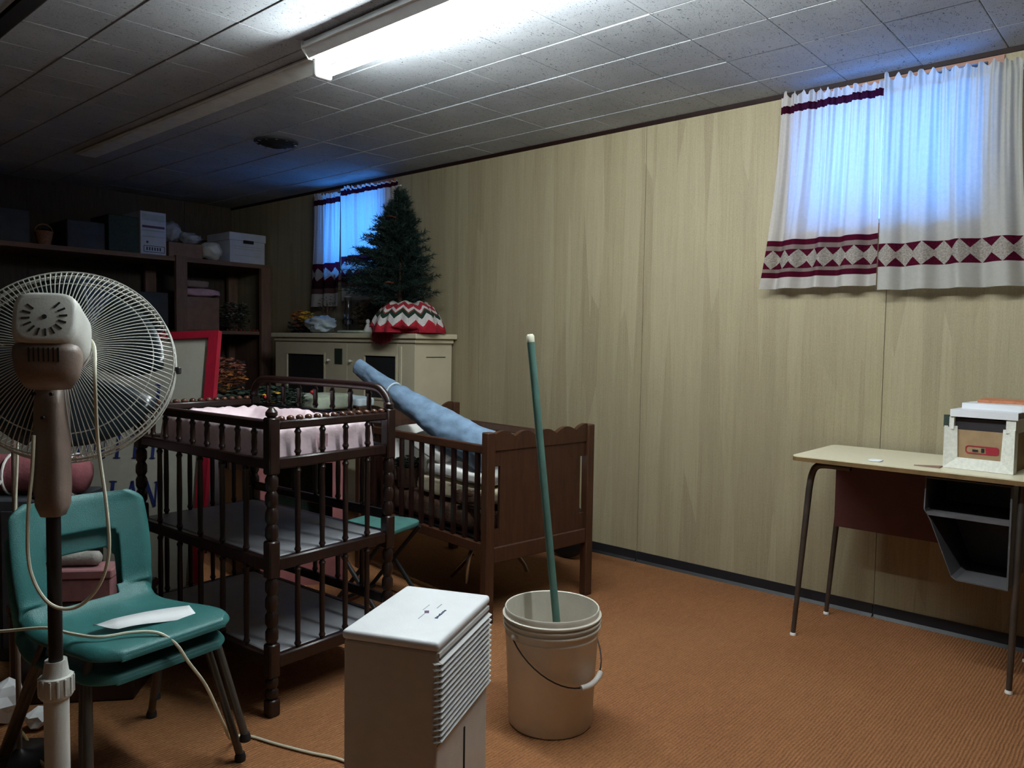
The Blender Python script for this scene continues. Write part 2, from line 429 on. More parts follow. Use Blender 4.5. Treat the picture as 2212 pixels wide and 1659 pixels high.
class MB:
    def __init__(s):
        s.bm = bmesh.new()
        s.uv = None

    def box(s, c, d, rot=None, bev=0.0, seg=1):
        """box centred at c with size d; rot = Matrix(3x3) or z angle"""
        m = Matrix.Identity(3)
        if rot is not None:
            m = rot if isinstance(rot, Matrix) else Matrix.Rotation(rot, 3, 'Z')
        b = bmesh.new()
        bmesh.ops.create_cube(b, size=1.0)
        for v in b.verts:
            v.co = Vector((v.co.x * d[0], v.co.y * d[1], v.co.z * d[2]))
        if bev:
            bmesh.ops.bevel(b, geom=b.edges[:], offset=min(bev, min(d) * 0.45), segments=seg, affect='EDGES', profile=0.5)
        for v in b.verts:
            v.co = m @ v.co + Vector(c)
        s._merge(b)
        return s

    def bx(s, x0, x1, y0, y1, z0, z1, bev=0.0, seg=1):
        return s.box(((x0 + x1) / 2, (y0 + y1) / 2, (z0 + z1) / 2), (abs(x1 - x0), abs(y1 - y0), abs(z1 - z0)), None, bev, seg)

    def _merge(s, b):
        me = bpy.data.meshes.new('t')
        b.to_mesh(me)
        s.bm.from_mesh(me)
        bpy.data.meshes.remove(me)
        b.free()

    def raw(s, verts, faces):
        vs = [s.bm.verts.new(v) for v in verts]
        for f in faces:
            try:
                s.bm.faces.new([vs[i] for i in f])
            except ValueError:
                pass
        return s

    def ring_loft(s, rings, closed=True, cap=True):
        n = len(rings[0])
        vs = [[s.bm.verts.new(p) for p in r] for r in rings]
        for a, b in zip(vs[:-1], vs[1:]):
            for i in range(n if closed else n - 1):
                j = (i + 1) % n
                s.bm.faces.new((a[i], a[j], b[j], b[i]))
        if cap and closed:
            s.bm.faces.new(vs[0][::-1])
            s.bm.faces.new(vs[-1])
        return s

    def tube(s, pts, r, n=8, cap=True, closed=False):
        pts = [Vector(p) for p in pts]
        rr = r if isinstance(r, (list, tuple)) else [r] * len(pts)
        rings = []
        t0 = (pts[1] - pts[0]).normalized()
        up = Vector((0, 0, 1)) if abs(t0.z) < 0.9 else Vector((1, 0, 0))
        nrm = (up - t0 * up.dot(t0)).normalized()
        N = len(pts)
        for i, p in enumerate(pts):
            if closed:
                t = (pts[(i + 1) % N] - pts[i - 1]).normalized()
            else:
                t = (pts[min(i + 1, N - 1)] - pts[max(i - 1, 0)]).normalized()
            nrm = (nrm - t * nrm.dot(t)).normalized()
            bi = t.cross(nrm)
            rings.append([p + (nrm * math.cos(2 * PI * k / n) + bi * math.sin(2 * PI * k / n)) * rr[i] for k in range(n)])
        if closed:
            rings.append(rings[0])
            return s.ring_loft(rings, True, False)
        return s.ring_loft(rings, True, cap)

    def lathe(s, prof, c=(0, 0, 0), n=24, axis=None, cap=True, fx=1.0, fy=1.0):
        """prof: list of (radius, height) about the axis (default z) at c"""
        c = Vector(c)
        if axis is None:
            e1, e2, ax = Vector((1, 0, 0)), Vector((0, 1, 0)), Vector((0, 0, 1))
        else:
            ax = Vector(axis).normalized()
            e1 = ax.orthogonal().normalized()
            e2 = ax.cross(e1)
        rings = [[c + ax * h + (e1 * math.cos(2 * PI * k / n) * fx + e2 * math.sin(2 * PI * k / n) * fy) * max(r, 1e-4) for k in range(n)] for r, h in prof]
        return s.ring_loft(rings, True, cap)

    def prism(s, outline, axis, a0, a1):
        """outline: list of 2D points in the plane perpendicular to axis (0:x -> (y,z); 1:y -> (x,z); 2:z -> (x,y))"""
        def P(p, a):
            return {0: (a, p[0], p[1]), 1: (p[0], a, p[1]), 2: (p[0], p[1], a)}[axis]
        return s.ring_loft([[P(p, a0) for p in outline], [P(p, a1) for p in outline]])

    def blob(s, c, d, sub=3, amp=0.15, fr=3.0, seed=0.0, rot=None):
        b = bmesh.new()
        bmesh.ops.create_icosphere(b, subdivisions=sub, radius=1.0)
        off = Vector((seed * 7.1, seed * 3.3, seed * 1.7))
        m = Matrix.Identity(3) if rot is None else (rot if isinstance(rot, Matrix) else Matrix.Rotation(rot, 3, 'Z'))
        for v in b.verts:
            k = 1 + amp * mnoise.noise(v.co * fr + off) + amp * 0.5 * mnoise.noise(v.co * fr * 2.3 + off)
            v.co = m @ Vector((v.co.x * d[0] * k, v.co.y * d[1] * k, v.co.z * d[2] * k)) + Vector(c)
        s._merge(b)
        return s

    def slab(s, c, d, nx=14, ny=14, nz=4, amp=0.01, fr=5.0, puff=0.5, seed=0.0, rot=None):
        """soft cushion / folded cloth: superellipsoid box with creases"""
        b = bmesh.new()
        bmesh.ops.create_icosphere(b, subdivisions=4, radius=1.0)
        m = Matrix.Identity(3) if rot is None else (rot if isinstance(rot, Matrix) else Matrix.Rotation(rot, 3, 'Z'))
        off = Vector((seed * 5.7, seed * 2.3, seed * 9.1))
        for v in b.verts:
            p = v.co.copy()
            q = Vector([math.copysign(abs(t) ** puff, t) for t in p])
            k = max(abs(q.x), abs(q.y), abs(q.z)) or 1
            q = Vector([t / (abs(q.x) ** 6 + abs(q.y) ** 6 + abs(q.z) ** 6) ** (1 / 6) for t in q])
            co = Vector((q.x * d[0] / 2, q.y * d[1] / 2, q.z * d[2] / 2))
            nn = amp * (mnoise.noise(co * fr + off) + 0.5 * mnoise.noise(co * fr * 2.7 + off))
            co += q.normalized() * nn
            v.co = m @ co + Vector(c)
        s._merge(b)
        return s

    def build(s, name, mat, parent=None, smooth=False, world=False, **props):
        me = bpy.data.meshes.new(name)
        bmesh.ops.recalc_face_normals(s.bm, faces=s.bm.faces[:])
        if world and parent is not None:
            off = Vector(parent.location)
            for v in s.bm.verts:
                v.co -= off
        s.bm.to_mesh(me)
        s.bm.free()
        me.materials.append(mat)
        if smooth:
            me.polygons.foreach_set('use_smooth', [True] * len(me.polygons))
            me.update()
            if smooth != 'all':
                try:
                    me.set_sharp_from_angle(angle=math.radians(38))
                except Exception:
                    pass
        o = bpy.data.objects.new(name, me)
        COL.objects.link(o)
        if parent is not None:
            o.parent = parent
        for k, v in props.items():
            o[k] = v
        return o


def thing(name, label, cat, loc=(0, 0, 0), rotz=0.0, group=None):
    o = bpy.data.objects.new(name, None)
    o.empty_display_size = 0.05
    COL.objects.link(o)
    o.location = loc
    o.rotation_euler = (0, 0, rotz)
    o['label'] = label
    o['category'] = cat
    if group:
        o['group'] = group
    return o


def tag(o, label, cat, group=None):
    o['label'] = label
    o['category'] = cat
    if group:
        o['group'] = group
    return o


def struct(o):
    o['kind'] = 'structure'
    return o


def copy_tree(o, parent=None):
    c = o.copy()
    COL.objects.link(c)
    c.parent = parent
    for ch in o.children:
        copy_tree(ch, c)
    return c


def spline(pts, n=10):
    """Catmull-Rom through points"""
    pts = [Vector(p) for p in pts]
    P = [pts[0] * 2 - pts[1]] + pts + [pts[-1] * 2 - pts[-2]]
    out = []
    for i in range(1, len(P) - 2):
        a, b, c, d = P[i - 1], P[i], P[i + 1], P[i + 2]
        for k in range(n):
            t = k / n
            out.append(0.5 * ((2 * b) + (c - a) * t + (2 * a - 5 * b + 4 * c - d) * t * t + (3 * b - a - 3 * c + d) * t ** 3))
    out.append(pts[-1])
    return out


# ================================================================== THE ROOM
WX, WB, HC = 3.619, 6.70, 2.3925       # right wall plane, back wall plane, ceiling
X0, Y0 = -1.7, -1.7                    # left and front walls, behind the camera
TH = 0.22
fl = MB().bx(X0 - TH, WX + TH, Y0 - TH, WB + TH, -0.15, 0.0).build('floor', M_CARPET)
struct(fl)

WIN = [(0.68, 1.43, 1.745, 2.355), (4.42, 5.16, 1.72, 2.355)]  # y0,y1,z0,z1


def wall_with_holes(mb, x0, x1, ya, yb, z0, z1, holes):
    ys = sorted({ya, yb, *[h[0] for h in holes if ya < h[0] < yb], *[h[1] for h in holes if ya < h[1] < yb]})
    for a, b in zip(ys[:-1], ys[1:]):
        mid = (a + b) / 2
        h = [q for q in holes if q[0] < mid < q[1]]
        if h:
            mb.bx(x0, x1, a, b, z0, h[0][2])
            mb.bx(x0, x1, a, b, h[0][3], z1)
        else:
            mb.bx(x0, x1, a, b, z0, z1)


mb = MB()
wall_with_holes(mb, WX + 0.006, WX + TH, Y0 - TH, WB + TH, 0, HC + 0.1, WIN)
WR = struct(mb.build('wall_right', M_WALLDARK))
seam = [Y0, -1.45, -0.21, 1.03, 2.27, 3.51, 4.75, 5.99, WB]
for a, b in zip(seam[:-1], seam[1:]):
    mb = MB()
    wall_with_holes(mb, WX, WX + 0.006, a + 0.0012, b - 0.0012, 0.0, HC, WIN)
    mb.build('wall_panel', M_PANEL, WR)
BB = struct(MB().bx(WX - 0.001, WX, Y0, WB, 0, 0.055).build('baseboard_right', M_DARKGAP))
for a, b in zip(seam[:-1], seam[1:]):
    g = 0.004
    mb = MB()
    mb.prism([(WX - 0.001, 0.058), (WX - 0.005, 0.058), (WX - 0.006, 0.014), (WX - 0.016, 0.0), (WX - 0.001, 0.0)], 1, a + g, b - g)
    mb.build('vinyl_base_strip', M_BASE, BB)

# back, left and front walls: grooved sheet panelling
WBk = struct(MB().bx(X0 - TH, WX + TH, WB + 0.006, WB + TH, 0, HC + 0.1).build('wall_back', M_WALLDARK))
x = X0
while x < WX - 0.01:
    x2 = min(x + 1.22, WX)
    MB().bx(x + 0.0015, x2 - 0.0015, WB, WB + 0.006, 0, HC).build('wall_panel', M_WALLDARK, WBk)
    x = x2
struct(MB().bx(X0 - TH, X0, Y0 - TH, WB + TH, 0, HC + 0.1).build('wall_left', M_WALLDARK))
struct(MB().bx(X0 - TH, WX + TH, Y0 - TH, Y0, 0, HC + 0.1).build('wall_front', M_WALLDARK))
struct(MB().bx(X0, WX - 0.002, WB - 0.016, WB, 0, 0.058).build('baseboard_back', M_BASE))

# ceiling: backing and 12 inch tiles
CE = struct(MB().bx(X0 - TH, WX + TH, Y0 - TH, WB + TH, HC + 0.012, HC + 0.12).build('ceiling', M_DARKGAP))
PX, PY = 0.306, 0.3075
xl = [3.364 - PX * k for k in range(-1, 18)]
yl = [0.614 + PY * k for k in range(-8, 21)]


def proj(p):
    d = Vector(p) - Vector((0, 0, CAMH))
    z = d.dot(F)
    if z < 0.05:
        return None
    return (1106 + FPX * d.dot(R) / z, 829.5 - FPX * d.dot(U) / z, z)


tb = MB().box((0, 0, 0.006), (PX - 0.0022, PY - 0.0022, 0.012), None, 0.0035)
tile0 = None
vis, rest = [], []
for i in range(len(xl) - 1):
    for j in range(len(yl)):
        xc, x0e, x1e = (xl[i] + xl[i + 1]) / 2, xl[i + 1], xl[i]
        ya, yb = yl[j], yl[j] + PY
        x0e, x1e = max(x0e, X0), min(x1e, WX)
        ya, yb = max(ya, Y0), min(yb, WB)
        if x1e - x0e < 0.02 or yb - ya < 0.02:
            continue
        if x0e < 0.95 < x1e:      # the column cut short by the dark strip
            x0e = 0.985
        q = proj(((x0e + x1e) / 2, (ya + yb) / 2, HC))
        item = (x0e, x1e, ya, yb)
        if q and -60 < q[0] < 2272 and -70 < q[1] < 700:
            vis.append((q[2], item))
        else:
            rest.append(item)
vis.sort()
rest += [v[1] for v in vis[296:]]
share = {}
for z, (x0e, x1e, ya, yb) in vis[:296]:
    key = (round(x1e - x0e, 3), round(yb - ya, 3))
    if key not in share:
        o = MB().box((0, 0, 0.006), (key[0] - 0.0022, key[1] - 0.0022, 0.012), None, 0.0022).build('ceiling_tile', M_TILE, CE)
        share[key] = o.data
    else:
        o = bpy.data.objects.new('ceiling_tile', share[key])
        COL.objects.link(o)
        o.parent = CE
    o.location = ((x0e + x1e) / 2, (ya + yb) / 2, HC + random.uniform(-0.0006, 0.0008))
    o.rotation_euler = (random.gauss(0, 0.0008), (-0.009 if ya > 1.3 else -0.001) + random.gauss(0, 0.002), 0)
mb = MB()
for x0e, x1e, ya, yb in rest:
    mb.box(((x0e + x1e) / 2, (ya + yb) / 2, HC + 0.006), (x1e - x0e - 0.0022, yb - ya - 0.0022, 0.012), None, 0.003)
mb.build('ceiling_tile_rest', M_TILE, CE, kind='stuff')
# dark strip between two tile columns of the ceiling
struct(MB().bx(0.925, 0.982, Y0, WB, HC - 0.004, HC + 0.012).build('dark_strip', M_SLOT))
# thin strip along the wall-ceiling joint; its dark colour paints the shadow band
struct(MB().prism([(WX - 0.012, HC), (WX, HC), (WX, HC - 0.02), (WX - 0.004, HC - 0.018)], 1, Y0, WB).build('shade_strip', M_DARKWOOD))

# ------------------------------------------------------------------ windows
for i, (ya, yb, za, zb) in enumerate(WIN):
    root = bpy.data.objects.new('window_%d' % (i + 1), None)
    COL.objects.link(root)
    root.location = (WX + 0.12, (ya + yb) / 2, za)
    struct(root)
    hw, hh = (yb - ya) / 2, zb - za
    mb = MB()
    t = 0.04
    mb.bx(-0.02, 0.03, -hw, hw, 0, t).bx(-0.02, 0.03, -hw, hw, hh - t, hh)
    mb.bx(-0.02, 0.03, -hw, -hw + t, t, hh - t).bx(-0.02, 0.03, hw - t, hw, t, hh - t).bx(-0.02, 0.03, -0.018, 0.018, t, hh - t)
    mb.build('window_frame', M_WHITEMETAL, root)
    MB().bx(0.003, 0.007, -hw + t, -0.018, t, hh - t).build('pane', M_WINGLASS, root)
    MB().bx(0.003, 0.007, 0.018, hw - t, t, hh - t).build('pane', M_WINGLASS, root)
    # casing on the room side
    mb = MB()
    X = -0.12
    c = 0.055
    mb.bx(X - 0.010, X - 0.001, -hw - c, hw + c, hh, hh + 0.015)
    mb.bx(X - 0.014, X - 0.001, -hw - c, -hw, -c, hh).bx(X - 0.014, X - 0.001, hw, hw + c, -c, hh)
    mb.bx(X - 0.03, X - 0.001, -hw - c, hw + c, -c, 0)
    mb.build('window_casing', M_TRIMWOOD, root)

# ------------------------------------------------------------------ curtains
MAR = S(84, 22, 44)
GREYB = S(150, 136, 132)
CL = S(226, 222, 220)


def curtain(label, ya, yb, zt, zb, mat, xc, flare, seed, header=0.045, cloth=None, depth=0.016, waves=9, hemsag=0.0, side=0):
    """gathered panel: ya (near) .. yb (far); cloth folds deepen towards the hem"""
    name = 'window_curtain'
    root = thing(name, label, 'curtain', (xc, (ya + yb) / 2, zb))
    rnd = random.Random(seed)
    nu, nv = 150, 44
    H = zt - zb
    Wd = yb - ya
    ph = [rnd.uniform(0, 6.28) for _ in range(8)]
    bmn = bmesh.new()
    uvl = bmn.loops.layers.uv.new('UVMap')
    grid = []
    for j in range(nv + 1):
        v = j / nv
        z = v * H
        row = []
        for i in range(nu + 1):
            u = i / nu
            s_ = 1 - v
            y = (u - 0.5) * (Wd + flare * s_ * s_) - side * flare * s_ * s_ / 2 + 0.004 * math.sin(14 * u + ph[0] + 2 * v)
            tight = depth * 0.4 * (v ** 2) * math.sin(2 * PI * waves * 2.6 * u + ph[1] + 0.6 * math.sin(5 * u))
            loose = depth * (0.35 + 1.3 * s_) * math.sin(2 * PI * waves * 0.42 * u + ph[2] + 0.5 * math.sin(3 * v + ph[3]))
            mid = depth * 0.5 * math.sin(2 * PI * waves * u + ph[4] + 0.9 * math.sin(2.2 * v + ph[5]))
            dx = tight + loose + mid * (0.4 + 0.6 * v)
            if z > H - header:      # ruffled heading above the rod pocket
                dx += 0.006 * math.sin(2 * PI * waves * 3.1 * u + ph[6])
                z += 0.007 * math.sin(2 * PI * waves * 1.3 * u + ph[7]) * (z - H + header) / header
            zz = z - hemsag * s_ * math.sin(PI * u) * 0.5
            row.append(bmn.verts.new((-dx, -y, zz)))
        grid.append(row)
    cw = cloth or Wd
    for j in range(nv):
        for i in range(nu):
            f = bmn.faces.new((grid[j][i], grid[j][i + 1], grid[j + 1][i + 1], grid[j + 1][i]))
            f.smooth = True
            for lp, (a, b) in zip(f.loops, ((i, j), (i + 1, j), (i + 1, j + 1), (i, j + 1))):
                lp[uvl].uv = (a / nu * cw, b / nv * H)
    me = bpy.data.meshes.new('cloth')
    bmn.to_mesh(me)
    bmn.free()
    me.materials.append(mat)
    o = bpy.data.objects.new('cloth', me)
    COL.objects.link(o)
    o.parent = root
    mb = MB().tube([(0.030, -Wd / 2 - 0.004, H - header - 0.012), (0.030, Wd / 2 + 0.004, H - header - 0.012)], 0.005, 8)
    mb.tube([(0.030, Wd / 2 + 0.004, H - header - 0.012), (WX - xc, Wd / 2 + 0.004, H - header - 0.012)], 0.004, 6)
    mb.build('curtain_rod', M_WHITEMETAL, root, True)
    return root


MC1 = curtain_mat('banded_curtain_cloth', [(0.051, 0.076, MAR), (0.076, 0.092, GREYB), (0.178, 0.199, GREYB), (0.199, 0.224, MAR), (0.806, 0.840, S(62, 20, 40))], CL, MAR, (0.092, 0.178, 0.062))
MC2 = curtain_mat('single_band_curtain_cloth', [], S(214, 214, 210), MAR, (0.098, 0.196, 0.068))
MC3 = curtain_mat('far_banded_curtain_cloth', [(0.10, 0.14, S(110, 84, 84)), (0.14, 0.20, S(60, 36, 44)), (0.20, 0.30, GREYB), (0.30, 0.335, MAR), (0.79, 0.832, S(62, 20, 40))], CL, MAR, (0.20, 0.30, 0.07), trans=0.6)
XC = WX - 0.075
curtain('white curtain panel with maroon top band and three maroon hem bands, nearest window', 1.05, 1.50, 2.362, 1.472, MC1, XC, 0.075, 3, cloth=0.50, waves=9, side=1)
curtain('pale curtain panel with single row of maroon diamonds, rightmost in the photo', 0.545, 1.047, 2.345, 1.450, MC2, XC - 0.004, 0.05, 8, cloth=0.52, waves=9, side=-1)
curtain('banded curtain panel on far window, left half beside dark back corner', 4.92, 5.27, 2.352, 1.46, MC3, XC, 0.07, 5, cloth=0.42, waves=6, side=1)
curtain('banded curtain panel on far window, right half partly behind the tree', 4.25, 4.91, 2.352, 1.50, MC3, XC - 0.003, 0.03, 6, cloth=0.72, waves=9, side=-1)

# ------------------------------------------------------------------ ceiling light and raceway
t = thing('fluorescent_light', 'lit white fluorescent strip light mounted on the ceiling', 'light', (1.85, 1.5, HC - 0.004))
L2 = 1.22
mb = MB()
mb.prism([(-0.072, -0.004), (-0.072, -0.028), (-0.048, -0.062), (0.046, -0.062), (0.066, -0.028), (0.066, 0.0), (-0.066, 0.0)], 1, -L2, L2)
mb.build('housing', M_WHITEMETAL, t)
MB().prism([(-0.080, -0.020), (-0.080, -0.030), (-0.071, -0.030), (-0.071, -0.020)], 1, -L2, L2).build('edge_lip', M_WHITEMETAL, t)
MB().tube([(0.022, -L2 + 0.03, -0.104), (0.022, L2 - 0.03, -0.104)], 0.0195, 16).build('lit_tube', M_TUBE, t, True)
for s_ in (-1, 1):
    y = s_ * (L2 - 0.012)
    MB().bx(-0.03, 0.052, y - 0.012, y + 0.012, -0.130, -0.06, 0.008, 2).build('lamp_holder', M_WHITEMETAL, t)
    MB().prism([(-0.078, 0.0), (-0.080, -0.03), (-0.05, -0.066), (0.05, -0.066), (0.07, -0.03), (0.07, 0.0)], 1, s_ * L2 - 0.003, s_ * L2 + 0.003).build('end_plate', M_WHITEMETAL, t)
t = thing('ceiling_raceway', 'long dusty white metal raceway running on from the strip light', 'raceway', (1.955, 4.12, HC - 0.004))
MB().prism([(-0.058, 0), (-0.058, -0.010), (-0.052, -0.014), (0.052, -0.014), (0.058, -0.010), (0.058, 0)], 1, -1.37, 1.37).build('channel', M_RACE, t)
MB().bx(-0.066, -0.0585, -1.37, 1.37, -0.010, -0.002).build('side_flange', M_RACE, t)
MB().bx(-0.06, 0.06, -1.374, -1.366, -0.016, 0).build('end_cap', M_RACE, t)

# round ceiling diffuser
t = thing('ceiling_vent', 'round dark ceiling air diffuser near far window', 'vent', (2.565, 4.21, HC - 0.004))
MB().lathe([(0.13, 0.0), (0.128, -0.008), (0.112, -0.012), (0.112, 0.0)], n=32).build('flange', M_DARKBOX, t, True)
for k, (r, h) in enumerate(((0.108, -0.012), (0.082, -0.020), (0.056, -0.028))):
    MB().lathe([(r, h + 0.010), (r + 0.004, h), (r - 0.024, h - 0.006), (r - 0.026, h - 0.004)], n=32, cap=False).build('louver_ring', M_SLOT, t, True)
MB().lathe([(0.03, -0.03), (0.034, -0.036), (0.002, -0.04)], n=24).build('centre_disc', M_SLOT, t, True)
for k in range(12):
    a = 2 * PI * k / 12
    MB().box((0.112 * math.cos(a), 0.112 * math.sin(a), -0.014), (0.018, 0.014, 0.004), a, 0.001).build('rim_tab', M_CHROME, t)

# ================================================================== BACK OF THE ROOM
# ------------------------------------------------------------------ lumber shelving on the back wall
SY0, SY1 = 6.02, 6.60
t = thing('storage_shelving', 'dark lumber storage shelving along the back wall', 'shelving', (2.2, 6.3, 0))
MB().bx(0.55, 3.605, SY0, SY1, 1.800, 1.834).build('shelf_board', M_SHELFWOODX, t, world=True)
MB().bx(2.78, 3.605, SY0 + 0.02, SY1, 1.235, 1.262).build('shelf_board', M_SHELFWOODX, t, world=True)
MB().bx(0.55, 2.78, SY0 + 0.02, SY1, 1.16, 1.19).build('shelf_board', M_SHELFWOODX, t, world=True)
MB().bx(0.55, 3.605, SY0 + 0.02, SY1, 0.58, 0.61).build('shelf_board', M_SHELFWOODX, t, world=True)
for x0, x1, zt in ((2.78, 2.868, 1.845), (3.515, 3.603, 1.80), (1.45, 1.54, 1.80), (0.55, 0.64, 1.80)):
    MB().bx(x0, x1, SY0 - 0.018, SY0 + 0.02, 0, zt).build('post', M_SHELFWOOD, t, world=True)
    MB().bx(x0, x1, SY1 - 0.04, SY1, 0, 1.80).build('post', M_SHELFWOOD, t, world=True)
MB().bx(3.575, 3.603, SY0 + 0.02, SY1 - 0.04, 0, 1.235).build('side_board', M_SHELFWOOD, t, world=True)


def carton(name, label, x0, x1, y0, y1, z0, h, mat, cat='box', lid=None, rot=0.0):
    cx, cy = (x0 + x1) / 2, (y0 + y1) / 2
    t = thing(name, label, cat, (cx, cy, z0 + 0.001), rot)
    a, b = (x1 - x0) / 2, (y1 - y0) / 2
    MB().bx(-a, a, -b, b, 0, h, 0.003).build('carton_body', mat, t)
    if lid:
        MB().bx(-a - 0.008, a + 0.008, -b - 0.008, b + 0.008, h - lid, h + 0.006, 0.004).build('lid', mat, t)
    return t


ZT = 1.834
t = carton('document_carton', 'tall pale printed carton standing on the top shelf', 2.525, 2.72, 6.04, 6.36, ZT, 0.325, M_TOPBOX)
for k, (z, h, m) in enumerate(((0.255, 0.05, M_INKFAINT), (0.20, 0.018, M_INKPURPLE), (0.175, 0.012, M_INKFAINT), (0.13, 0.01, M_INKFAINT))):
    MB().bx(-0.085, 0.085, -0.1625, -0.1612, z, z + h).build('printed_band', m, t)
MB().bx(-0.055, -0.04, -0.1625, -0.1612, 0.085, 0.1).build('printed_dot', M_INK, t)
mb = MB()
mb.bx(-0.075, 0.085, -0.1625, -0.1612, 0.062, 0.066).bx(-0.075, 0.085, -0.1625, -0.1612, 0.016, 0.020)
mb.bx(-0.075, -0.071, -0.1625, -0.1612, 0.016, 0.066).bx(0.081, 0.085, -0.1625, -0.1612, 0.016, 0.066)
for k in range(6):
    mb.bx(-0.055 + k * 0.02, -0.045 + k * 0.02, -0.1625, -0.1612, 0.03, 0.055)
mb.build('printed_label', M_INK, t)
t = carton('banker_box', 'pale grey lidded file box at right end of top shelf', 3.255, 3.575, 6.05, 6.42, ZT, 0.245, M_TOPBOX, lid=0.06)
MB().bx(-0.045, 0.05, -0.1975, -0.1925, 0.165, 0.192, 0.004).build('hand_hole', M_SLOT, t)
for z in (0.135, 0.115, 0.06):
    MB().bx(-0.12, 0.12, -0.1862, -0.1852, z, z + 0.006).build('printed_line', M_INKFAINT, t)
carton('brown_carton', 'low brown cardboard carton between the bags on top shelf', 2.745, 3.02, 6.05, 6.35, ZT, 0.115, M_CARDDARK)
carton('dark_carton', 'dark green carton left of the tall pale carton', 2.30, 2.515, 6.05, 6.4, ZT, 0.27, M_LEAFDARK)
carton('dark_carton', 'wide dark storage carton near middle of top shelf', 2.03, 2.285, 6.08, 6.45, ZT, 0.20, M_DARKBOX)
carton('dark_carton', 'dark carton at far left end of top shelf', 1.62, 1.80, 6.1, 6.45, ZT, 0.23, M_DARKBOX)
tag(MB().blob((2.815, 6.17, ZT + 0.205), (0.068, 0.10, 0.080), 3, 0.35, 2.6, 1).build('plastic_bag', M_BAG, None, 'all'), 'knotted grey plastic bag on top of the brown carton', 'bag')
tag(MB().blob((2.99, 6.21, ZT + 0.175), (0.085, 0.10, 0.048), 3, 0.45, 2.6, 4).build('plastic_bag', M_BAG, None, 'all'), 'flat torn plastic bag lying on the brown carton', 'bag')
tag(MB().blob((3.145, 6.16, ZT + 0.086), (0.085, 0.10, 0.076), 3, 0.3, 2.4, 7).build('plastic_bag', M_WHITEBIT, None, 'all'), 'white plastic bag beside the lidded file box', 'bag')
t = thing('wicker_basket', 'small wicker basket on left part of top shelf', 'basket', (1.905, 6.16, ZT + 0.001))
mb = MB()
prof = [(0.040, 0.0), (0.050, 0.05), (0.058, 0.10), (0.054, 0.10), (0.046, 0.05), (0.036, 0.008)]
mb.lathe(prof, n=20)
mb.build('woven_body', M_WICKER, t, True)
MB().tube([(0.056 * math.cos(a), 0.056 * math.sin(a), 0.10) for a in [2 * PI * k / 20 for k in range(20)]], 0.005, 6, closed=True).build('rim', M_WICKER, t, True)
MB().tube([(0.056 * math.cos(PI * k / 12), 0, 0.10 + 0.055 * math.sin(PI * k / 12)) for k in range(13)], 0.004, 6).build('handle', M_WICKER, t, True)
# second shelf
t = carton('brown_carton', 'tall brown cardboard carton on middle shelf under folded cloths', 2.885, 3.175, 6.08, 6.4, 1.262, 0.27, M_CARDDARK)
tag(MB().slab((3.05, 6.19, 1.571), (0.30, 0.24, 0.060), amp=0.012, fr=9, seed=1).build('folded_cloth', M_PINKCLOTH, None, 'all'), 'pink and white folded cloth on the brown carton', 'cloth')
tag(MB().slab((3.01, 6.2, 1.638), (0.20, 0.2, 0.058), amp=0.01, fr=9, seed=2).build('folded_cloth', M_TANCLOTH, None, 'all'), 'tan folded cloth topmost on the brown carton', 'cloth')
t = carton('plastic_tote', 'blue plastic tote on shelf seen behind the fan', 1.98, 2.35, 6.08, 6.45, 1.19, 0.42, M_BLUETOTE, 'tote', lid=0.04)
carton('dark_carton', 'dark carton on middle shelf beside the blue tote', 2.42, 2.76, 6.1, 6.45, 1.19, 0.36, M_DARKBOX)
carton('dark_carton', 'dark carton on lowest shelf under the brown carton', 2.90, 3.42, 6.1, 6.45, 0.61, 0.40, M_DARKBOX)


def leaf_cloud(mb, c, d, n, size, seed, flat=0.3):
    rnd = random.Random(seed)
    for _ in range(n):
        while True:
            p = Vector((rnd.uniform(-1, 1), rnd.uniform(-1, 1), rnd.uniform(-1, 1)))
            if p.length < 1:
                break
        p = Vector((p.x * d[0], p.y * d[1], p.z * d[2])) + Vector(c)
        m = Matrix.Rotation(rnd.uniform(0, 6.28), 3, 'Z') @ Matrix.Rotation(rnd.uniform(-1.2, 1.2), 3, 'X')
        s_ = size * rnd.uniform(0.6, 1.3)
        pts = [(-s_, 0, 0), (0, -s_ * 0.45, s_ * flat * 0.4), (s_, 0, 0), (0, s_ * 0.45, s_ * flat * 0.4), (0, 0, -s_ * flat * 0.3)]
        mb.raw([p + m @ Vector(q) for q in pts], [(0, 1, 4), (1, 2, 4), (2, 3, 4), (3, 0, 4)])
    return mb


def bouquet(name, label, loc, parts, cat='flowers', stems=True):
    t = thing(name, label, cat, loc)
    for k, (nm, c, d, n, size, m) in enumerate(parts):
        leaf_cloud(MB(), c, d, n, size, sum(map(ord, nm)) % 97 + k * 13 + int(loc[0] * 100)).build(nm, m, t, kind='stuff')
    if stems:
        mb = MB()
        rnd = random.Random(int(loc[1] * 1000))
        c0 = parts[0][1]
        zt = max(p[1][2] for p in parts)
        for k in range(7):
            mb.tube([(rnd.uniform(-0.02, 0.02), rnd.uniform(-0.02, 0.02), 0), (c0[0] + rnd.uniform(-0.04, 0.04), c0[1] + rnd.uniform(-0.04, 0.04), zt)], 0.002, 5)
        mb.build('stems', M_DRIED, t)
    return t


